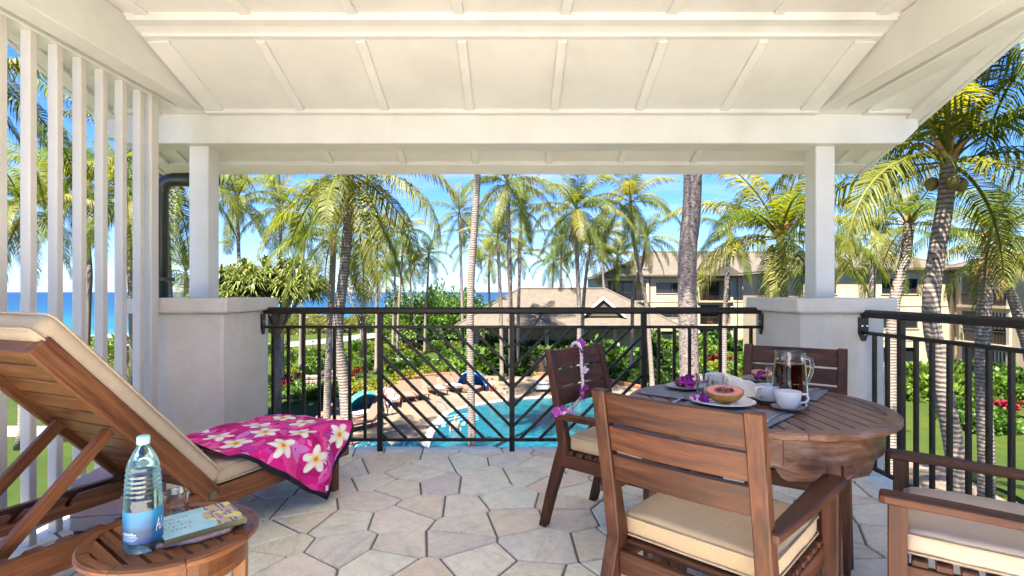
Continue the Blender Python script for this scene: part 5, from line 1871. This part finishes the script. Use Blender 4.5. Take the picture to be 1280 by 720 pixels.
# salt hardened hedge before the sea and big trees by the shore
r_ = random.Random(5)
for i in range(24):
    x = 300 + 330 * i / 23 + r_.uniform(-8, 8)
    d = r_.uniform(92, 108)
    s = r_.uniform(3.0, 4.3) * (1 if x < 500 else 1.1)
    o = add('sea_hedge_shrub', BL_O[i % 4], None, None, Matrix.Translation(((x - 640) / 670 * d, d, GZ - .05)) @ Matrix.Rotation(i, 4, 'Z') @ Matrix.Diagonal((s * 1.2, s, s * .95, 1)))
    tag(o, 'sunlit olive green wind clipped shrub in the hedge before the sea', 'shrub', 'hedge shrubs before the sea')
for i, (x, d, s, h) in enumerate(((505, 74, 3.6, 1.5), (528, 78, 4.2, 1.6), (553, 74, 4.4, 1.7), (580, 80, 4.2, 1.55), (602, 76, 3.4, 1.5), (486, 80, 3.0, 1.25))):
    tr = thing('round_tree', 'dense round topped green tree standing by the shore behind the pavilion', 'tree', ((x - 640) / 670 * d, d, GZ), i * 1.3, 'round trees by the shore')
    MB().tube([(0, 0, -.1), (.1, 0, 1.2), (.0, .1, s * .8)], [.3, .24, .12], 7).build('trunk', BARK, tr, smooth=True)
    add('crown', FINE[i % 3], None, tr, Matrix.Translation((0, 0, .9)) @ Matrix.Diagonal((s, s, s * h * .78, 1)))
for i, (x, d, s) in enumerate(((110, 66, 1.5), (128, 60, 1.7), (140, 56, 2.0), (152, 52, 2.2), (165, 50, 2.0), (182, 52, 1.9), (228, 60, 2.4), (120, 44, 1.2), (158, 40, 1.3), (172, 36, 1.2))):
    o = add('seaside_shrub', BL_O[i % 4] if i % 3 else BL_G[i % 4], None, None, Matrix.Translation(((x - 640) / 670 * d, d, GZ - .05)) @ Matrix.Rotation(i, 4, 'Z') @ Matrix.Diagonal((s * 1.3, s, s, 1)))
    tag(o, 'olive green seaside shrub on the lawn behind the slatted screen', 'shrub', 'seaside shrubs behind the screen')

# ---- spiky pandanus tree
def pandanus(x, y, d, s, seed, label, group=None):
    r = random.Random(seed)
    c = wp(x, y, d)
    o = thing('pandanus_tree', label, 'tree', (c.x, c.y, GZ), 0, group)
    H = c.z - GZ
    st = MB()
    st.tube([(0, 0, -.1), (.1, 0, H * .35), (0, .1, H * .62)], [.28 * s, .22 * s, .2 * s], 8)
    heads = []
    for i in range(60):
        a = i * 2.4
        rr = s * 2.3 * math.sqrt(r.random())
        z = H + s * (2.0 * math.sqrt(max(0, 1 - (rr / (2.5 * s)) ** 2)) * r.uniform(.1, 1) - .9)
        h = Vector((rr * math.cos(a), rr * math.sin(a), z))
        heads.append(h)
        if i % 4 == 0:
            st.tube([(0, .1, H * .60), h * .45 + Vector((0, 0, H * .34)), h], [.13 * s, .09 * s, .06 * s], 6)
    st.build('trunk', BARK, o, smooth=True)
    V, F, A = [], [], []
    for h in heads:
        for i in range(56):
            a = i * 2.4 + r.random()
            e = R(r.uniform(-25, 85))
            d_ = Vector((math.cos(a) * math.cos(e), math.sin(a) * math.cos(e), math.sin(e)))
            sd_ = Vector((-math.sin(a), math.cos(a), 0))
            l, w = s * r.uniform(.65, 1.05), .050 * s
            p1, p2 = h + d_ * l * .55, h + d_ * l * .95 + Vector((0, 0, -l * .42))
            b = len(V)
            V += [h + sd_ * w * .6, h - sd_ * w * .6, p1 - sd_ * w, p1 + sd_ * w, p2]
            A += [r.random()] * 5
            F += [(b, b + 1, b + 2, b + 3), (b + 3, b + 2, b + 4)]
    me = mesh_of('crown', V, F)
    leaf_attr(me, A)
    me.materials.append(LEAF_P)
    add('crown', me, None, o)
    return o
pandanus(345, 352, 30, 1.12, 3, 'spiky pandanus tree with a full rounded crown beside the white column')
pandanus(298, 358, 28, .85, 4, 'smaller spiky pandanus tree partly behind the white column')
# thin leafy tree before the sea
r = random.Random(9)
tt = thing('thin_tree', 'thin grey limbed tree with sparse leaves before the sea', 'tree', (*wp(452, 365, 55)[:2], GZ))
bt = MB(); ends = []
bt.tube([(0, 0, -.1), (.15, 0, 2.5), (-.1, 0, 4.5)], [.16, .12, .09], 7)
for i in range(11):
    a = i * 2.4; z0 = 2.8 + 1.7 * i / 11
    e = Vector((1.9 * math.cos(a) * r.uniform(.5, 1), 1.9 * math.sin(a) * r.uniform(.5, 1), 6.2 + 2.4 * r.random()))
    bt.tube([(0, 0, z0), (e.x * .5, e.y * .5, z0 * .5 + e.z * .45), e], [.07, .045, .015], 5)
    ends.append(e)
bt.build('trunk', BARK, tt, smooth=True)
V, F, A = [], [], []
for e in ends:
    for i in range(150):
        p = e + Vector((r.gauss(0, .5), r.gauss(0, .5), r.gauss(0, .42)))
        d_ = Vector((r.gauss(0, 1), r.gauss(0, 1), r.gauss(0, 1))).normalized(); t1 = d_.orthogonal().normalized()
        b = len(V); V += [p, p + d_ * .09 + t1 * .05, p + d_ * .2, p + d_ * .09 - t1 * .05]; A += [r.random()] * 4; F.append((b, b + 1, b + 2, b + 3))
me = mesh_of('crown', V, F); leaf_attr(me, A); me.materials.append(LEAF_O); add('crown', me, None, tt)
# ------------------------------------------------------------------ buildings
t = NT('tan_stucco')
v = t.world()
c = t.ramp(t.noise(v, .5, 5), [(0.3, (0.3353, 0.2603, 0.1567)), (0.7, (0.4170, 0.3353, 0.2085))])
c = t.mix(.4, c, t.ramp(t.noise(t.world((3, 3, .6)), 1.2, 5), [(0.3, (.72, .70, .66)), (.6, (1, 1, 1))]), 'MULTIPLY')
t.color(c).rough(.9).bump(t.noise(v, 20, 4), .2, .01)
TAN = t.m
TRIM = m_paint('tan_trim', (0.34, 0.29, 0.20), .06, .7)
SLABM = m_paint('balcony_slab', (0.34, 0.28, 0.18), .06, .8)
t = NT('roof_tiles')
v = t.coord('Object')
br = t.n.new('ShaderNodeTexBrick')
br.inputs['Scale'].default_value = 1.0
br.inputs['Mortar Size'].default_value = .012
br.inputs['Row Height'].default_value = .28
br.inputs['Brick Width'].default_value = .32
br.inputs['Color1'].default_value = (0.058, 0.046, 0.031, 1)
br.inputs['Color2'].default_value = (0.074, 0.059, 0.040, 1)
br.inputs['Mortar'].default_value = (0.12, 0.09, 0.06, 1)
t.link(v, br.inputs['Vector'])
c = t.mix(.5, br.outputs['Color'], t.ramp(t.noise(t.world(), .8, 6, .7), [(0.3, (.62, .6, .58)), (.65, (1.08, 1.05, 1))]), 'MULTIPLY')
t.color(c).rough(.85).bump(br.outputs['Fac'], .5, .02)
ROOFM = t.m
GLASSD = m_plain('dark_window_glass', (0.012, 0.014, 0.016), 0.06)
FRAMED = m_plain('dark_window_frame', (0.035, 0.026, 0.020), 0.45)
FRAMEW = m_paint('pale_frame', (0.42, 0.37, 0.28), .05)
INNER = m_paint('balcony_wall', (0.42, 0.34, 0.225), .06, .9)
SH = 2.95

def window(parent, a, b, z, sill=.95, head=2.25, frame=None):
    fm = MB(); y0, y1 = .10, .20
    z0, z1 = z + sill, z + head
    t_ = .09
    fm.box(a, b, y0, y1, z0, z0 + t_); fm.box(a, b, y0, y1, z1 - t_, z1)
    fm.box(a, a + t_, y0, y1, z0 + t_, z1 - t_); fm.box(b - t_, b, y0, y1, z0 + t_, z1 - t_)
    mid = (a + b) / 2
    fm.box(mid - .05, mid + .05, y0, y1, z0 + t_, z1 - t_)
    w = fm.build('window', frame or FRAMED, parent)
    for (p, q) in ((a + t_, mid - .05), (mid + .05, b - t_)):
        MB().box(p, q, .145, .165, z0 + t_, z1 - t_).build('pane', GLASSD, w)
    MB().box(a - .08, b + .08, -.05, .099, z0 - .09, z0).build('sill', TRIM, w)

def facade(parent, bays, storeys=3, core=9.0, tops=None):
    x = 0.0
    total = sum(b[0] for b in bays)
    MB().box(0, total, 1.90, core, 0, SH * storeys).build('wall', TAN, parent)
    MB().box(0, .2, .26, 1.899, 0, SH * storeys).build('wall', TAN, parent)
    MB().box(total - .2, total, .26, 1.899, 0, SH * storeys).build('wall', TAN, parent)
    for (w, kind) in bays:
        a, b = x, x + w
        for s in range(storeys):
            z = s * SH
            if kind == 'wall':
                MB().box(a, b, 0, .25, z, z + SH).build('wall_panel', TAN, parent)
            elif kind == 'win':
                p, q = a + w * .16, b - w * .16
                wl_ = MB()
                wl_.box(a, p, 0, .25, z, z + SH); wl_.box(q, b, 0, .25, z, z + SH)
                wl_.box(p, q, 0, .25, z, z + .95); wl_.box(p, q, 0, .25, z + 2.25, z + SH)
                wl_.build('wall_panel', TAN, parent)
                window(parent, p, q, z)
            elif kind in ('bal', 'lat'):
                sl = MB().box(a - .05, b + .05, -.35, 1.895, z - .14, z + .06).build('balcony', SLABM, parent) if s else \
                    MB().box(a, b, -.35, 1.895, z - .02, z + .08).build('balcony', SLABM, parent)
                MB().box(a, b, -.06, .20, z + 2.50, z + SH - .145).build('header', TRIM, sl)
                for q in (a + .10, b - .10):
                    MB().box(q - .10, q + .10, .205, 1.894, z + .061, z + SH - .15).build('side_wall', INNER, sl)
                    MB().box(q - .16, q + .16, -.16, .195, z + .061, z + 2.499).build('column', TRIM, sl)
                # sliding door
                d0, d1 = a + w * .18, b - w * .22
                fm = MB()
                for q in (d0, (d0 + d1) / 2, d1):
                    fm.box(q - .06, q + .06, 1.80, 1.893, z + .061, z + 2.35)
                fm.box(d0, d1, 1.802, 1.892, z + 2.25, z + 2.36)
                dr = fm.build('sliding_door', FRAMED, sl)
                for (p, q) in ((d0 + .06, (d0 + d1) / 2 - .06), ((d0 + d1) / 2 + .06, d1 - .06)):
                    MB().box(p, q, 1.84, 1.86, z + .062, z + 2.249).build('pane', GLASSD, sl)
                rm = MB()
                rm.box(a + .27, b - .27, -.26, -.20, z + 1.02, z + 1.08); rm.box(a + .27, b - .27, -.25, -.21, z + .12, z + .16)
                q = a + .30
                while q < b - .28:
                    rm.box(q, q + .025, -.245, -.215, z + .16, z + 1.02); q += .14
                rm.build('railing', FRAMED, sl)
                if kind == 'lat':
                    q = a + w * .42
                    while q < b - .3:
                        MB().box(q, q + .10, -.02, .08, z + 1.2, z + 2.499).build('lattice_slat', FRAMEW, sl); q += .34
                # a chair and table on the balcony
                if kind == 'bal' and s > 0:
                    fx = a + w * .35
                    cm = MB()
                    cm.box(fx, fx + .5, .5, 1.0, z + .40, z + .46); cm.box(fx, fx + .5, .98, 1.03, z + .40, z + .9)
                    for (u, v_) in ((.0, .5), (.45, .5), (.0, .98), (.45, .98)):
                        cm.box(fx + u, fx + u + .05, v_, v_ + .05, z + .061, z + .42)
                    cm.build('balcony_chair', WOODL, sl)
        x = b
    if True:
        for s in range(1, storeys):
            MB().box(-.03, total + .03, -.035, -.002, s * SH - .12, s * SH - .02).build('belt_course', TRIM, parent)

def hip_roof(parent, x0, x1, y0, y1, z, slope, hipl=True, hipr=True, over=.42):
    x0 -= over; x1 += over; y0 -= over; y1 += over
    D = (y1 - y0) / 2
    h = D * slope
    ym = (y0 + y1) / 2
    xa = x0 + (D if hipl else 0); xb = x1 - (D if hipr else 0)
    if xa > xb: xa = xb = (x0 + x1) / 2
    zt = z + .22
    V = [(x0, y0, zt), (x1, y0, zt), (x1, y1, zt), (x0, y1, zt), (xa, ym, zt + h), (xb, ym, zt + h)]
    ro = MB().put(V, [(0, 1, 5, 4), (2, 3, 4, 5), (1, 2, 5), (3, 0, 4), (3, 2, 1, 0)]).build('roof', ROOFM, parent, fix=False)
    MB().box(x0 + .02, x1 - .02, y0 + .02, y1 - .02, z, zt - .003).build('soffit', TRIM, ro)
    m_ = MB()
    m_.box(x0 - .06, x1 + .06, y0 - .08, y0 - .001, z + .04, zt + .02)
    m_.build('gutter', m_plain('gutter_brown', (.09, .062, .04), .5), ro)
    cap_ = MB().tube([(xa, ym, zt + h + .02), (xb, ym, zt + h + .02)], .12, 6) if xb - xa > .5 else MB().tube([(xa - .2, ym, zt + h), (xa + .2, ym, zt + h)], .1, 6)
    for (e, f_) in (((x0, y0, zt), (xa, ym, zt + h)), ((x1, y0, zt), (xb, ym, zt + h))):
        cap_.tube([e, f_], .11, 6)
    cap_.build('ridge_cap', ROOFM, ro)
    return ro

A = thing('apartment_building', 'three storey tan apartment wing with balconies beyond the pool', 'building', (11.3, 65, GZ), 0)
facade(A, [(5.2, 'bal'), (6.0, 'win'), (4.2, 'bal'), (4.0, 'wall'), (4.3, 'win'), (4.0, 'bal'), (4.0, 'win')], core=15)
hip_roof(A, 0, 31.7, 0, 15, 8.85, .42, True, True)
MB().prism([(12.0, 8.95), (16.4, 8.95), (14.2, 10.4)], -1.2, 5, 'y').build('gable', ROOFM, A)
for x in (5.4, 16.0):
    MB().tube([(x, -.09, 0), (x, -.09, 8.9)], .06, 8).build('downpipe', FRAMED, A)
Cb = thing('apartment_building', 'tan apartment block with a wide dark window under its tiled eave', 'building', (25.0, 46, GZ), 0)
facade(Cb, [(3.4, 'win'), (2.6, 'wall'), (4.6, 'win'), (2.4, 'wall')], core=12)
hip_roof(Cb, 0, 13.0, 0, 12, 8.85, .40, True, True)
vx = Vector((35.6 - 37.5, 28.0 - 46.0)); ln = vx.length
Bb = thing('apartment_building', 'tan apartment wing with lattice screened corner balconies beside the side lawn', 'building', (37.5, 46, GZ), math.atan2(vx.y, vx.x))
facade(Bb, [(1.5, 'wall'), (5.0, 'lat'), (3.0, 'wall'), (5.2, 'bal'), (3.0, 'win'), (1.8, 'wall')], core=11)
hip_roof(Bb, 0, 19.5, 0, 11, 8.85, .36, True, True)
MB().tube([(.7, -.10, 0), (.7, -.10, 8.6), (.7, -.5, 8.85)], .07, 8).build('downpipe', FRAMED, Bb)
# low pavilion with the broad roof
Pv = thing('pavilion', 'low pavilion with a broad plain tan hip roof and a small white gable', 'building', (-3.2, 49, GZ), 0)
MB().box(1.0, 16.0, 1.5, 8.4, 0, 3.6).build('wall', TAN, Pv)
for x in (0, 3.2, 6.4, 9.6, 12.6, 15.8):
    MB().box(x - .18, x + .18, .1, .46, 0, 3.6).build('post', TRIM, Pv)
for x in (3.0, 6.2, 9.6):
    MB().box(x - .9, x + .9, 1.44, 1.499, .3, 2.5).build('door', GLASSD, Pv)
ro = hip_roof(Pv, -.6, 17.0, 0, 9, 3.75, .58, True, True, over=1.3)
gb = MB().prism([(9.6, 4.8), (13.4, 4.8), (11.5, 6.4)], -.2, 6.5, 'y').build('gable', ROOFM, Pv)
m_ = MB()
m_.prism([(9.35, 4.72), (9.6, 4.72), (11.5, 6.32), (13.4, 4.72), (13.65, 4.72), (11.5, 6.62)], -.36, -.20, 'y')
m_.build('gable_trim', m_paint('gable_white', (.62, .58, .52)), gb)

# ------------------------------------------------------------------ poolside things
SLING = m_fabric('brown_sling', (0.12, 0.066, 0.038))
TOW = m_plain('white_towel', (.42, .41, .39), .9)
TEAL = m_plain('teal_canvas', (0.008, 0.15, 0.17), .7)
BLUE = m_plain('blue_canvas', (0.010, 0.12, 0.42), .6)
def pool_lounger():
    o = thing('pool_lounger', '', 'lounger')
    MB().box(-.32, .32, .05, 1.35, .30, .36).build('seat', SLING, o)
    b_ = MB(); b_.box(-.32, .32, 0, .75, 0, .05)
    b_.build('backrest', SLING, o, Matrix.Translation((0, .06, .33)) @ Matrix.Rotation(R(180 - 52), 4, 'X'))
    for (x, y) in ((-.30, .1), (.30, .1), (-.30, 1.25), (.30, 1.25)):
        bar('leg', o, (x, y, 0), (x, y, .31), .05, .05, WOODL, up=(0, 1, 0))
    for x in (-.33, .33):
        bar('side_rail', o, (x, -.05, .31), (x, 1.38, .31), .04, .08, WOODL)
    return o
pl0 = pool_lounger()
LPOS = [((506, 497), 200, 0), ((521, 495), 205, 0), ((541, 490), 212, 1), ((560, 487), 218, 1), ((492, 503), 190, 1), ((468, 522), 150, 1), ((574, 483), 225, 1), ((462, 533), 140, 0)]
for i, ((x, y), rz, tw) in enumerate(LPOS):
    o = pl0 if i == 0 else copy_tree(pl0)
    o.location = gp(x, y, GZ + .02); o.rotation_euler = (0, 0, R(rz)); o.scale = (1.25, 1.25, 1.15)
    tag(o, 'brown poolside lounger on the tan patio beside the pool' if not tw else 'brown poolside lounger with a pale towel on it beside the pool', 'lounger', 'plain poolside loungers' if not tw else 'poolside loungers with towels')
    if tw:
        m_ = MB(); m_.cbox(.60, .70, .07, .03, (0, .55, .40)); m_.cbox(.5, .28, .12, .05, (0, 1.05, .42))
        q = m_.build('pool_towel', TOW, None, Matrix.Translation(o.location) @ Matrix.Rotation(R(rz), 4, 'Z') @ Matrix.Diagonal((1.25, 1.25, 1.15, 1)))
        tag(q, 'white towel lying on a brown poolside lounger', 'towel', 'towels on the poolside loungers')
def clam(p, rz, mat, label, s=1.0):
    o = thing('shade_pod', label, 'sunshade', p, rz)
    V, F = [], []
    n1, n2 = 14, 10
    for sh in (0, .05):
        for i in range(n1 + 1):
            a = PI * i / n1
            for j in range(n2 + 1):
                b = R(112) * j / n2
                rr = (1.15 - sh)
                V.append((rr * math.cos(a) * s, (rr * math.sin(a) * math.cos(b) * .95) * s, rr * math.sin(a) * math.sin(b) * 1.25 * s + .02))
    k = (n1 + 1) * (n2 + 1)
    for i in range(n1):
        for j in range(n2):
            q = (i * (n2 + 1) + j, (i + 1) * (n2 + 1) + j, (i + 1) * (n2 + 1) + j + 1, i * (n2 + 1) + j + 1)
            F += [q, tuple(k + x for x in q[::-1])]
    for i in range(n1):
        for j in (0, n2):
            a_, b_ = i * (n2 + 1) + j, (i + 1) * (n2 + 1) + j
            F.append((a_, b_, b_ + k, a_ + k))
    MB().put(V, F).build('hood', mat, o, smooth=True)
    MB().cbox(1.5 * s, 1.6 * s, .38, .08, (0, -.25 * s, .20)).build('seat', SLING, o)
    for i in range(5):
        a = R(18 + 36 * i)
        pts = []
        for j in range(9):
            b = R(112) * j / 8
            pts.append((1.16 * math.cos(a) * s, 1.16 * math.sin(a) * math.cos(b) * .95 * s, 1.16 * math.sin(a) * math.sin(b) * 1.25 * s + .02))
        MB().tube(pts, .018, 5).build('rib', m_plain('rib_white', (.5, .55, .55), .5) if i == 0 else bpy.data.materials['rib_white'], o)
    return o
clam(gp(456, 521, GZ + .02), R(35), TEAL, 'teal hooded shade pod with a seated guest on the patio')
clam(gp(590, 488, GZ + .02), R(-20), BLUE, 'bright blue hooded shade pod beside the palm trunk at the pool')
clam(gp(467, 597, GZ + .02), R(160), TEAL, 'teal shade pod whose hood just shows above the terrace edge beside its twin', 1.0)
clam(gp(508, 599, GZ + .02), R(175), TEAL, 'teal shade pod showing its hood above the terrace edge, closer to the pool', 1.0)
# white side table and dark bin by the hedge
wt = thing('white_table', 'white low table with dark legs on the far patio', 'table', gp(678, 489, GZ + .016), .1)
MB().cbox(1.1, .8, .06, .02, (0, 0, .62)).build('top', TOW, wt)
for (x, y) in ((-.5, -.35), (.5, -.35), (-.5, .35), (.5, .35)):
    bar('leg', wt, (x, y, 0), (x, y, .60), .05, .05, FRAMED, up=(0, 1, 0))
MB().cbox(1.0, .7, .4, .02, (0, 0, .38)).build('shelf', TOW, wt)
pw = thing('planter', 'square brown planter box behind the white table', 'planter', gp(672, 468), 0)
MB().box(-.9, .5, -.5, .5, 0, 1.7).build('planter_body', m_paint('planter_brown', (.13, .075, .045), .15, .8), pw)
MB().box(.55, 1.5, -.4, .4, 0, 1.8).build('dark_door', m_plain('slate_panel', (.05, .055, .06), .5), pw)
add('planting', SP_G[0], None, pw, Matrix.Translation((-.2, 0, 1.65)))
# rock walls in the left bed: single stones
ROCK = m_paint('garden_rock', (0.22, 0.155, 0.12), .3, .9, 4, .5)
rk = thing('garden_wall', 'short dry stone wall in the shrubs beside the red ti plants', 'wall', gp(400, 489), 0)
rr = random.Random(3)
c0 = gp(400, 489)
for (xa, xb, y) in ((380, 396, 490), (402, 414, 483), (417, 420, 488)):
    p0, p1 = gp(xa, y) - c0, gp(xb, y) - c0
    L = (p1 - p0).length
    for row in range(4):
        u = 0
        while u < L:
            w = rr.uniform(.3, .55)
            p = p0.lerp(p1, min(1, (u + w / 2) / L))
            m_ = MB().cbox(w * .96, .45, .30, .07)
            add('wall_stone', mesh_of('wall_stone', m_.v, m_.f), ROCK, rk, Matrix.Translation((p.x, p.y + rr.uniform(-.05, .05), .15 + .29 * row)) @ Matrix.Rotation(rr.uniform(-.08, .08), 4, 'Y'))
            u += w
# path lamp
pl_ = thing('path_lamp', 'thin dark path lamp on the lawn by the sandy path', 'lamp', gp(391, 441), 0)
MB().tube([(0, 0, 0), (0, 0, 1.3)], .035, 6).build('post', FRAMED, pl_)
MB().lathe([(0, 1.28), (.16, 1.28), (.17, 1.34), (.03, 1.46), (0, 1.46)], 10).build('lamp_head', FRAMED, pl_)
# pool handrail and patio signpost
hr = thing('pool_handrail', 'thin steel handrail arching at the pool steps', 'handrail', gp(545, 522, GZ), 0)
MB().tube([(0, 0, 0), (0, 0, .8), (.1, -.1, .92), (.5, -.5, .9), (.8, -.8, .5), (.9, -.9, 0)], .025, 6).build('rail', STEEL, hr)

# ------------------------------------------------------------------ people at the pool
SKIN = m_plain('skin', (.36, .20, .125), .55)
def person(joints, bones, radii, mats, label, loc, rz, s=1.0):
    me = bpy.data.meshes.new('person')
    names = list(joints)
    me.from_pydata([joints[n_] for n_ in names], [(names.index(a), names.index(b)) for a, b in bones], [])
    o = bpy.data.objects.new('person', me)
    COL.objects.link(o)
    sk = o.modifiers.new('skin', 'SKIN'); sk.use_smooth_shade = True
    sl = me.skin_vertices[0].data
    for i, n_ in enumerate(names):
        sl[i].radius = (radii[n_], radii[n_])
        sl[i].use_root = (n_ == 'pelvis')
    sb = o.modifiers.new('sub', 'SUBSURF'); sb.levels = 1; sb.render_levels = 1
    dg = bpy.context.evaluated_depsgraph_get()
    nm = bpy.data.meshes.new_from_object(o.evaluated_get(dg))
    bpy.data.objects.remove(o)
    nm.materials.clear()
    for (m_, fn) in mats: nm.materials.append(m_)
    for p in nm.polygons:
        p.use_smooth = True
        for k, (m_, fn) in enumerate(mats):
            if fn(p.center): p.material_index = k
    o = add('person', nm, None, None, Matrix.Translation(loc) @ Matrix.Rotation(rz, 4, 'Z') @ Matrix.Scale(s, 4))
    return tag(o, label, 'person')
BON = [('pelvis', 'belly'), ('belly', 'chest'), ('chest', 'neck'), ('neck', 'chin'), ('chin', 'head'), ('head', 'crown'), ('chest', 'ls'), ('ls', 'le'), ('le', 'lh'), ('chest', 'rs'), ('rs', 're'), ('re', 'rh'),
       ('pelvis', 'lhip'), ('lhip', 'lk'), ('lk', 'la'), ('la', 'lt'), ('pelvis', 'rhip'), ('rhip', 'rk'), ('rk', 'ra'), ('ra', 'rt')]
RAD = dict(pelvis=.13, belly=.125, chest=.14, neck=.055, chin=.075, head=.10, crown=.07, ls=.06, le=.042, lh=.035, rs=.06, re=.042, rh=.035, lhip=.09, lk=.06, la=.042, lt=.035, rhip=.09, rk=.06, ra=.042, rt=.035)
STAND = dict(pelvis=(0, 0, .95), belly=(0, -.01, 1.12), chest=(0, 0, 1.34), neck=(0, 0, 1.50), chin=(0, -.02, 1.56), head=(0, -.01, 1.66), crown=(0, 0, 1.73), ls=(.19, 0, 1.40), le=(.27, .02, 1.12), lh=(.27, -.12, .90), rs=(-.19, 0, 1.40), re=(-.27, .02, 1.12), rh=(-.27, -.12, .90),
             lhip=(.10, 0, .88), lk=(.11, -.02, .48), la=(.11, .02, .08), lt=(.12, -.16, .03), rhip=(-.10, 0, .88), rk=(-.11, -.02, .48), ra=(-.11, .02, .08), rt=(-.12, -.16, .03))
SIT = dict(STAND)
for k_ in SIT:
    x_, y_, z_ = SIT[k_]; SIT[k_] = (x_, y_ + .05 + max(0, z_ - .9) * .25, z_ - .5)
SIT.update(lhip=(.10, -.02, .45), rhip=(-.10, -.02, .45), lk=(.13, -.45, .50), rk=(-.13, -.45, .50), la=(.13, -.60, .10), ra=(-.13, -.60, .10), lt=(.13, -.75, .05), rt=(-.13, -.75, .05), lh=(.15, -.25, .55), rh=(-.15, -.25, .55))
HAIR = m_plain('dark_hair', (.02, .013, .01), .6)
def outfit(col, z0, z1):
    return [(SKIN, lambda c: True), (col, lambda c: z0 < c.z < z1 and abs(c.x) < .24), (HAIR, lambda c: c.z > hz[0] and c.y > -.05)]
hz = [1.62]
WHITEC, REDC, BLUEC, DARKC = m_plain('white_cotton', (.62, .6, .58), .9), m_plain('red_swimwear', (.32, .03, .04), .8), m_plain('blue_swimwear', (.03, .06, .3), .8), m_plain('dark_swimwear', (.03, .03, .05), .8)
person(STAND, BON, RAD, outfit(WHITEC, .35, 1.42), 'person in white clothes standing beside the poolside loungers', gp(487, 519, GZ + .02), R(200), 1.0)
person(STAND, BON, RAD, outfit(REDC, .75, 1.05), 'person with bare shoulders wading at the far rim of the pool', gp(615, 503, GZ - .75), R(160))
person(STAND, BON, RAD, outfit(DARKC, .75, 1.3), 'person in dark swimwear wading beside another bather', gp(609, 503.5, GZ - .85), R(190))
person(STAND, BON, RAD, outfit(DARKC, .75, 1.3), 'bather with only head and shoulders above the turquoise water', gp(630, 516, GZ - 1.25), R(120))
person(STAND, BON, RAD, outfit(BLUEC, .75, 1.05), 'bather with wet dark hair close under the terrace edge', gp(569, 563, GZ - 1.0), R(20))
hz[0] = 1.12
person(SIT, BON, RAD, outfit(BLUEC, .3, 1.0), 'guest in blue sitting inside the teal shade pod', gp(467, 517, GZ + .02), R(35), 1.0)
person(SIT, BON, RAD, outfit(REDC, .3, .95), 'guest in red sitting on a poolside lounger', gp(483, 506, GZ + .05), R(30), 1.0)
